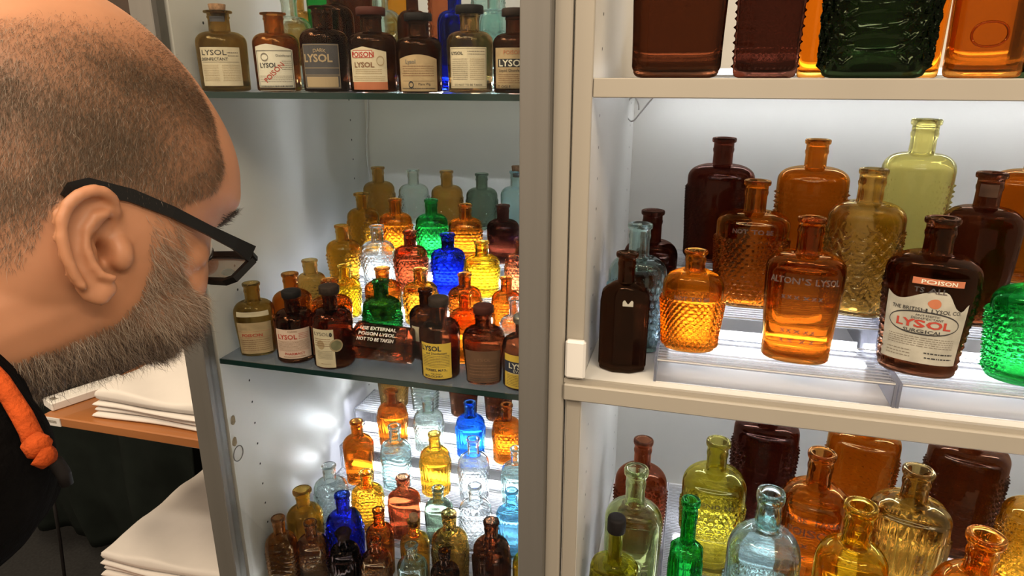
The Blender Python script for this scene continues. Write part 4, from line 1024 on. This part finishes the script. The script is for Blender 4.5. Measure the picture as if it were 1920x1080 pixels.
HT([sh0, chest], [.07, .13])
hood = remesh(hm, 'hooded_top', .005, 5, M['hood']); put(hood)
tr_ = MB()
for s_ in (1, -1):
    h_ = pel+sideR*.09*s_; ft = Vector((h_.x+.10, h_.y, FLOOR+.09)); kn = (h_+ft)/2+Vector((.04, 0, 0))
    tr_.tube([h_+Vector((0, 0, .05)), h_, (h_+kn)/2, kn, (kn+ft)/2, ft], [.10, .11, .085, .065, .055, .055], 18)
tr = remesh(tr_, 'trousers', .008, 4, M['hood']); put(tr)
for s_ in (1, -1):
    h_ = pel+sideR*.09*s_; c = Vector((h_.x+.15, h_.y, FLOOR)); mb = MB(); mb.ell(c+Vector((0, 0, .045)), (.14, .05, .045), 24, 14)
    put(mb.build('shoe', M['blackcap'], None, True))
    a = chest-sideR*(-.17*s_)+Vector((.05, 0, -.50)); mb = MB(); mb.ell(a+Vector((.01, 0, -.05)), (.022, .035, .05), 18, 12)
    for k in range(4):
        b = a+Vector((.015, (-.025+.017*k), -.08)); mb.tube([b, b+Vector((.006, 0, -.035)), b+Vector((-.004, 0, -.07+.006*abs(k-1))), ], [.0095, .0085, .0065], 8)
    b = a+Vector((.02, 0.03*-s_, -.04)); mb.tube([b, b+Vector((.03, 0, -.03)), b+Vector((.035, 0, -.055))], [.011, .009, .007], 8)
    put(remesh(mb, 'hand', .0035, 2, M['skin']))
# orange drawcord with a stitched end and a dark aglet
cd = MB(); pts = [at(-25, 690, .435), at(0, 716, .43), at(22, 748, .425), at(42, 780, .42), at(56, 808, .418), at(66, 832, .416)]
cd.tube(pts, [.0048, .0048, .0046, .0048, .0047, .0052], 14)
cd.tube([at(58, 826, .414), at(72, 838, .412), at(84, 843, .413)], [.0054, .0066, .0056], 14)
cd.tube([at(72, 850, .412), at(84, 855, .412), at(95, 851, .414)], [.0060, .0064, .0046], 14)
c_ = put(cd.build('drawcord', M['cord'], None, True)); c_['label'] = 'orange drawcord of the hood'
ag = MB().tube([at(92, 856, .416), at(106, 868, .418), at(118, 886, .42), at(126, 908, .423)], [.0032, .0036, .0036, .003], 12).build('cord_tip', M['blackcap'], None, True)
put(ag, c_)
# eyes
for s_ in (1, -1):
    e_ = MB().ell(HW(307, 478, s_*.031), (.0118, .0118, .0118), 20, 14).build('eye', M['eye'], None, True); put(e_)
    i_ = MB().ell(HW(307, 478, s_*.031)+HWv(.0075, -.0045, 0), (.0058, .0058, .0058), 16, 10).build('iris', M['iris'], None, True); put(i_, e_)
for s_ in (1, -1):       # the ear canal, pressed in
    for v in body.data.vertices:
        r_ = v.co+man.location-HC; zz_ = r_.dot(HWv(0, 0, 1))*s_
        if zz_ > .04:
            d_ = math.hypot((r_.dot(HWv(1, 0, 0))/S+205-92)/6.5, (360-r_.dot(HWv(0, 1, 0))/S-449)/13)
            if d_ < 2.2: v.co -= HWv(0, 0, s_)*.012*math.exp(-d_*d_)
# ---------------- hair: thin tapered strands rooted in the skin
bm_ = body.data; nv = len(bm_.vertices)
co_ = np.empty(nv*3); bm_.vertices.foreach_get('co', co_); co_ = co_.reshape(-1, 3)+np.array(man.location)
no_ = np.empty(nv*3); bm_.vertices.foreach_get('normal', no_); no_ = no_.reshape(-1, 3)
# vertices -> head frame
A_ = np.array([list(HWv(1, 0, 0)), list(HWv(0, 1, 0)), list(HWv(0, 0, 1))]); rel = (co_-np.array(HC)) @ A_.T
hx = rel[:, 0]/S+205; hy = 360-rel[:, 1]/S; hz = rel[:, 2]
def inpoly(x, y, poly):
    c = np.zeros(len(x), bool); n = len(poly)
    for i in range(n):
        x1, y1 = poly[i]; x2, y2 = poly[(i+1) % n]
        t = ((y1 > y) != (y2 > y)) & (x < (x2-x1)*(y-y1)/(y2-y1+1e-9)+x1); c ^= t
    return c
def strands(name, idx, length, lenj, width, d_fn, m, lift, curl=.0, parent=None, bend=.5):
    n = len(idx); P0 = co_[idx]+rng.normal(0, .0006, (n, 3)); N_ = no_[idx]
    L = length*(1+lenj*rng.uniform(-1, 1, n))[:, None]
    D = d_fn(hx[idx], hy[idx]); D = D[:, 0:1]*A_[0]+D[:, 1:2]*A_[1]
    D = D-(D*N_).sum(1, keepdims=True)*N_; D /= np.linalg.norm(D, axis=1, keepdims=True)+1e-9
    D += rng.normal(0, .28, (n, 3))
    P0 = P0-N_*.0006
    d1 = N_*lift+D*(1-lift); d1 /= np.linalg.norm(d1, axis=1, keepdims=True)
    d2 = N_*lift*bend+D+rng.normal(0, curl, (n, 3)); d2 /= np.linalg.norm(d2, axis=1, keepdims=True)
    P1 = P0+d1*L*.5; P2 = P1+d2*L*.5
    side = np.cross(d1, N_+rng.normal(0, .4, (n, 3))); side /= np.linalg.norm(side, axis=1, keepdims=True)+1e-9
    V = np.empty((n, 5, 3)); V[:, 0] = P0-side*width; V[:, 1] = P0+side*width; V[:, 2] = P1-side*width*.8; V[:, 3] = P1+side*width*.8; V[:, 4] = P2
    b = (np.arange(n)*5)[:, None]
    fq = (b+np.array([0, 1, 3, 2])).tolist(); ft_ = (b+np.array([2, 3, 4])).tolist()
    me = bpy.data.meshes.new(name); me.from_pydata(V.reshape(-1, 3), [], fq+ft_); me.update()
    o = link(name, me, m, None, False); put(o); return tag(o, kind='stuff')
lim = np.abs(hz) > -1
SCALP = [(-200, 90), (-60, 70), (40, 95), (120, 70), (200, 78), (262, 60), (285, 95), (335, 160), (352, 235), (345, 270), (350, 330), (325, 365), (300, 378), (260, 385), (215, 400), (170, 385), (130, 350), (75, 342), (30, 380), (5, 430), (-20, 460), (-200, 470)]
BEARD = [(165, 385), (215, 395), (235, 440), (228, 500), (250, 545), (262, 560), (335, 562), (380, 620), (330, 720), (220, 760), (-40, 760), (-220, 700), (-140, 585), (-20, 600), (60, 588), (115, 575), (150, 540), (165, 480)]
ear_like = (np.abs(hz) > .079) & (hx > -5) & (hx < 140) & (hy > 345) & (hy < 545)
sc = inpoly(hx, hy, SCALP) & ~ear_like
thin = np.clip((hy-75)/110, .05, 1)*np.clip((500-hy)/160, .1, 1)
be = inpoly(hx, hy, BEARD) & ~ear_like
bw = np.clip((hy-400)/140, .12, 1)
patch = .62+.38*np.sin(hx*.021+1.3*np.sin(hy*.017))*np.sin(hy*.024+.8)
ss = sc.astype(float)*thin*(.45+.55*patch)*.85+be.astype(float)*bw*.35
for _ in range(2):
    e0 = np.empty(len(bm_.edges)*2, dtype=np.int32); bm_.edges.foreach_get('vertices', e0); e0 = e0.reshape(-1, 2)
    for _k in range(6):
        acc = ss.copy(); cnt = np.ones(nv); np.add.at(acc, e0[:, 0], ss[e0[:, 1]]); np.add.at(acc, e0[:, 1], ss[e0[:, 0]]); np.add.at(cnt, e0[:, 0], 1); np.add.at(cnt, e0[:, 1], 1); ss = acc/cnt
at_ = bm_.attributes.new('stubble', 'FLOAT', 'POINT'); at_.data.foreach_set('value', ss.astype(np.float32))
nt_ = M['skin'].node_tree; pb = [n for n in nt_.nodes if n.type == 'BSDF_PRINCIPLED'][0]
src = pb.inputs['Base Color'].links[0].from_socket
an = nt_.nodes.new('ShaderNodeAttribute'); an.attribute_name = 'stubble'
mxn = nt_.nodes.new('ShaderNodeMix'); mxn.data_type = 'RGBA'; mxn.inputs[7].default_value = (.13, .075, .04, 1)
nt_.links.new(an.outputs['Fac'], mxn.inputs[0]); nt_.links.new(src, mxn.inputs[6]); nt_.links.new(mxn.outputs[2], pb.inputs['Base Color'])
def pick(mask, n, wgt=None):
    i = np.nonzero(mask)[0]; p = None
    if wgt is not None: p = wgt[i]/wgt[i].sum()
    return rng.choice(i, n, p=p)
dh = lambda x, y: np.stack([np.full_like(x, -.55)-.0015*(x-200), np.full_like(x, -.9)], 1)
strands('hair', pick(sc, 170000, thin*patch), .0046, .4, .00007, dh, M['hair'], .45)
strands('hair', pick(sc, 16000, thin*np.clip((420-hx)/500, .05, 1)), .0058, .4, .00007, dh, M['beardw'], .40)['label'] = 'greying hairs'
dbf = lambda x, y: np.stack([.25+.002*(x-100), np.full_like(x, -1.0)], 1)
strands('beard', pick(be, 42000, bw), .011, .5, .00009, dbf, M['beard'], .30, .35)
strands('beard', pick(be, 26000, bw), .013, .5, .00009, dbf, M['beardw'], .33, .45)['label'] = 'grey beard hairs'
strands('beard', pick(be & (hy > 600), 9000), .016, .5, .00014, dbf, M['brow'], .28, .4)['label'] = 'dark hairs low in the beard'
br = inpoly(hx, hy, [(345, 418), (452, 414), (452, 440), (420, 452), (345, 446)]) & (np.abs(hz) > .008) & (np.abs(hz) < .048)
strands('eyebrow', pick(br, 900), .0065, .4, .00016, lambda x, y: np.stack([np.full_like(x, 1.0), np.full_like(x, .1)], 1), M['brow'], .55, .25)
# ---------------- spectacles: a thing of their own
gl = empty('eyeglasses', tuple(HW(440, 500, 0)), 'black rectangular eyeglasses worn by the leaning man', 'eyeglasses'); bpy.context.view_layer.update()
gi = Matrix.Translation(-gl.location)
def gput(o, par=None):
    o.data.transform(gi); o.parent = par or gl; return o
def bar(mb, pts, w, h, along):       # rectangular section bar; along: direction of w
    pts = [Vector(p) for p in pts]; vs = []; fs = []
    for i, p in enumerate(pts):
        d = (pts[min(i+1, len(pts)-1)]-pts[max(i-1, 0)]).normalized(); a = along.normalized(); b = d.cross(a).normalized()
        ww = w[i] if isinstance(w, list) else w; hh = h[i] if isinstance(h, list) else h
        vs += [p+a*ww+b*hh, p-a*ww+b*hh, p-a*ww-b*hh, p+a*ww-b*hh]
        if i: q = 4*i; fs += [(q-4+k, q-4+(k+1) % 4, q+(k+1) % 4, q+k)[::-1] for k in range(4)]
    n = len(vs); fs += [(0, 1, 2, 3), (n-1, n-2, n-3, n-4)]; mb.add(vs, fs)
lat = HWv(0, 0, 1)
def G(x, y, z): return HW(x+GX, y+GY, z)
GX, GY = 0, 0
for s_ in (1, -1):
    t_ = MB(); bar(t_, [HW(54, 364, s_*.079), HW(64, 352, s_*.080), HW(84, 348, s_*.080), HW(145, 368, s_*.080), HW(210, 402, s_*.079), HW(272, 440, s_*.076), HW(325, 472, s_*.073), HW(360, 497, s_*.070)],
                   .0016, [.0035, .0045, .0046, .0040, .0036, .0034, .0042, .0062], lat)
    gput(t_.build('temple', M['spec'], None, False))
    a = MB(); zo, zi = s_*.0685, s_*.011
    A1, B1 = (371, 504), (314, 545)             # top and bottom of the lens plane in profile
    C = lambda u, v: G(A1[0]+(B1[0]-A1[0])*v, A1[1]+(B1[1]-A1[1])*v, zo+(zi-zo)*u)
    loop = [C(0, .12), C(.05, .02), C(.5, 0), C(.95, .04), C(1, .18), C(.97, .7), C(.85, .97), C(.5, 1.0), C(.15, .98), C(.03, .85)]
    fwd = HWv(.72, -1, 0).normalized()*1.0
    pts = loop+[loop[0], loop[1]]
    bar(a, pts[:11], [.0024]*11, [.0022, .0028, .0026, .0026, .0022, .0016, .0016, .0016, .0018, .0022, .0022], fwd)
    r_ = gput(a.build('rim', M['spec'], None, False))
    mb = MB(); th = fwd*.0009; n = len(loop)
    mb.add([p+th for p in loop]+[p-th for p in loop], [tuple(range(n)), tuple(range(2*n-1, n-1, -1))]+[(i, n+i, n+(i+1) % n, (i+1) % n) for i in range(n)])
    gput(mb.build('lens', M['lens']), r_)
mb = MB(); bar(mb, [G(364, 512, .012), G(370, 507, 0), G(364, 512, -.012)], .002, .002, HWv(1, -.5, 0)); gput(mb.build('bridge', M['spec']))
# ------------------------------------------------------------------ light
w = bpy.data.worlds.new('room'); scene.world = w; w.use_nodes = True
w.node_tree.nodes['Background'].inputs[0].default_value = (1.0, .78, .56, 1); w.node_tree.nodes['Background'].inputs[1].default_value = .7
def area(name, loc, target, sx, sy, power, col):
    l = bpy.data.lights.new(name, 'AREA'); l.shape = 'RECTANGLE'; l.size = sx; l.size_y = sy; l.energy = power; l.color = col
    o = bpy.data.objects.new(name, l); COL.objects.link(o); o.location = loc
    o.rotation_euler = (Vector(target)-Vector(loc)).to_track_quat('-Z', 'Y').to_euler(); return o
area('ceiling_lamp', (-.95, -.55, 1.25), (-.4, .5, -.2), 1.1, .10, 9, (1, .80, .56))
area('ceiling_lamp', (1.15, -.9, 1.2), (-.3, .7, -.3), 1.2, .12, 22, (1, .82, .60))
area('ceiling_lamp', (-1.1, .25, 1.0), (-.35, .4, 0), .5, .3, 16, (1, .80, .55))
area('ceiling_lamp', (-.42, -.42, 1.3), (-.3, .7, -.3), .46, .15, 8, (1, .86, .68))
area('ceiling_lamp', (.22, -.40, 1.3), (.1, .7, -.3), .46, .15, 8, (1, .86, .68))
scene.view_settings.view_transform = 'Standard'; scene.view_settings.look = 'None'; scene.view_settings.gamma = 1
scene.view_settings.exposure = 0.0
cy = scene.cycles
cy.max_bounces = 16; cy.transmission_bounces = 16; cy.transparent_max_bounces = 40; cy.glossy_bounces = 6; cy.diffuse_bounces = 3
cy.caustics_reflective = False; cy.caustics_refractive = False; cy.sample_clamp_indirect = 10; cy.use_denoising = True
cy.use_light_tree = True; cy.use_adaptive_sampling = True; cy.adaptive_threshold = .025
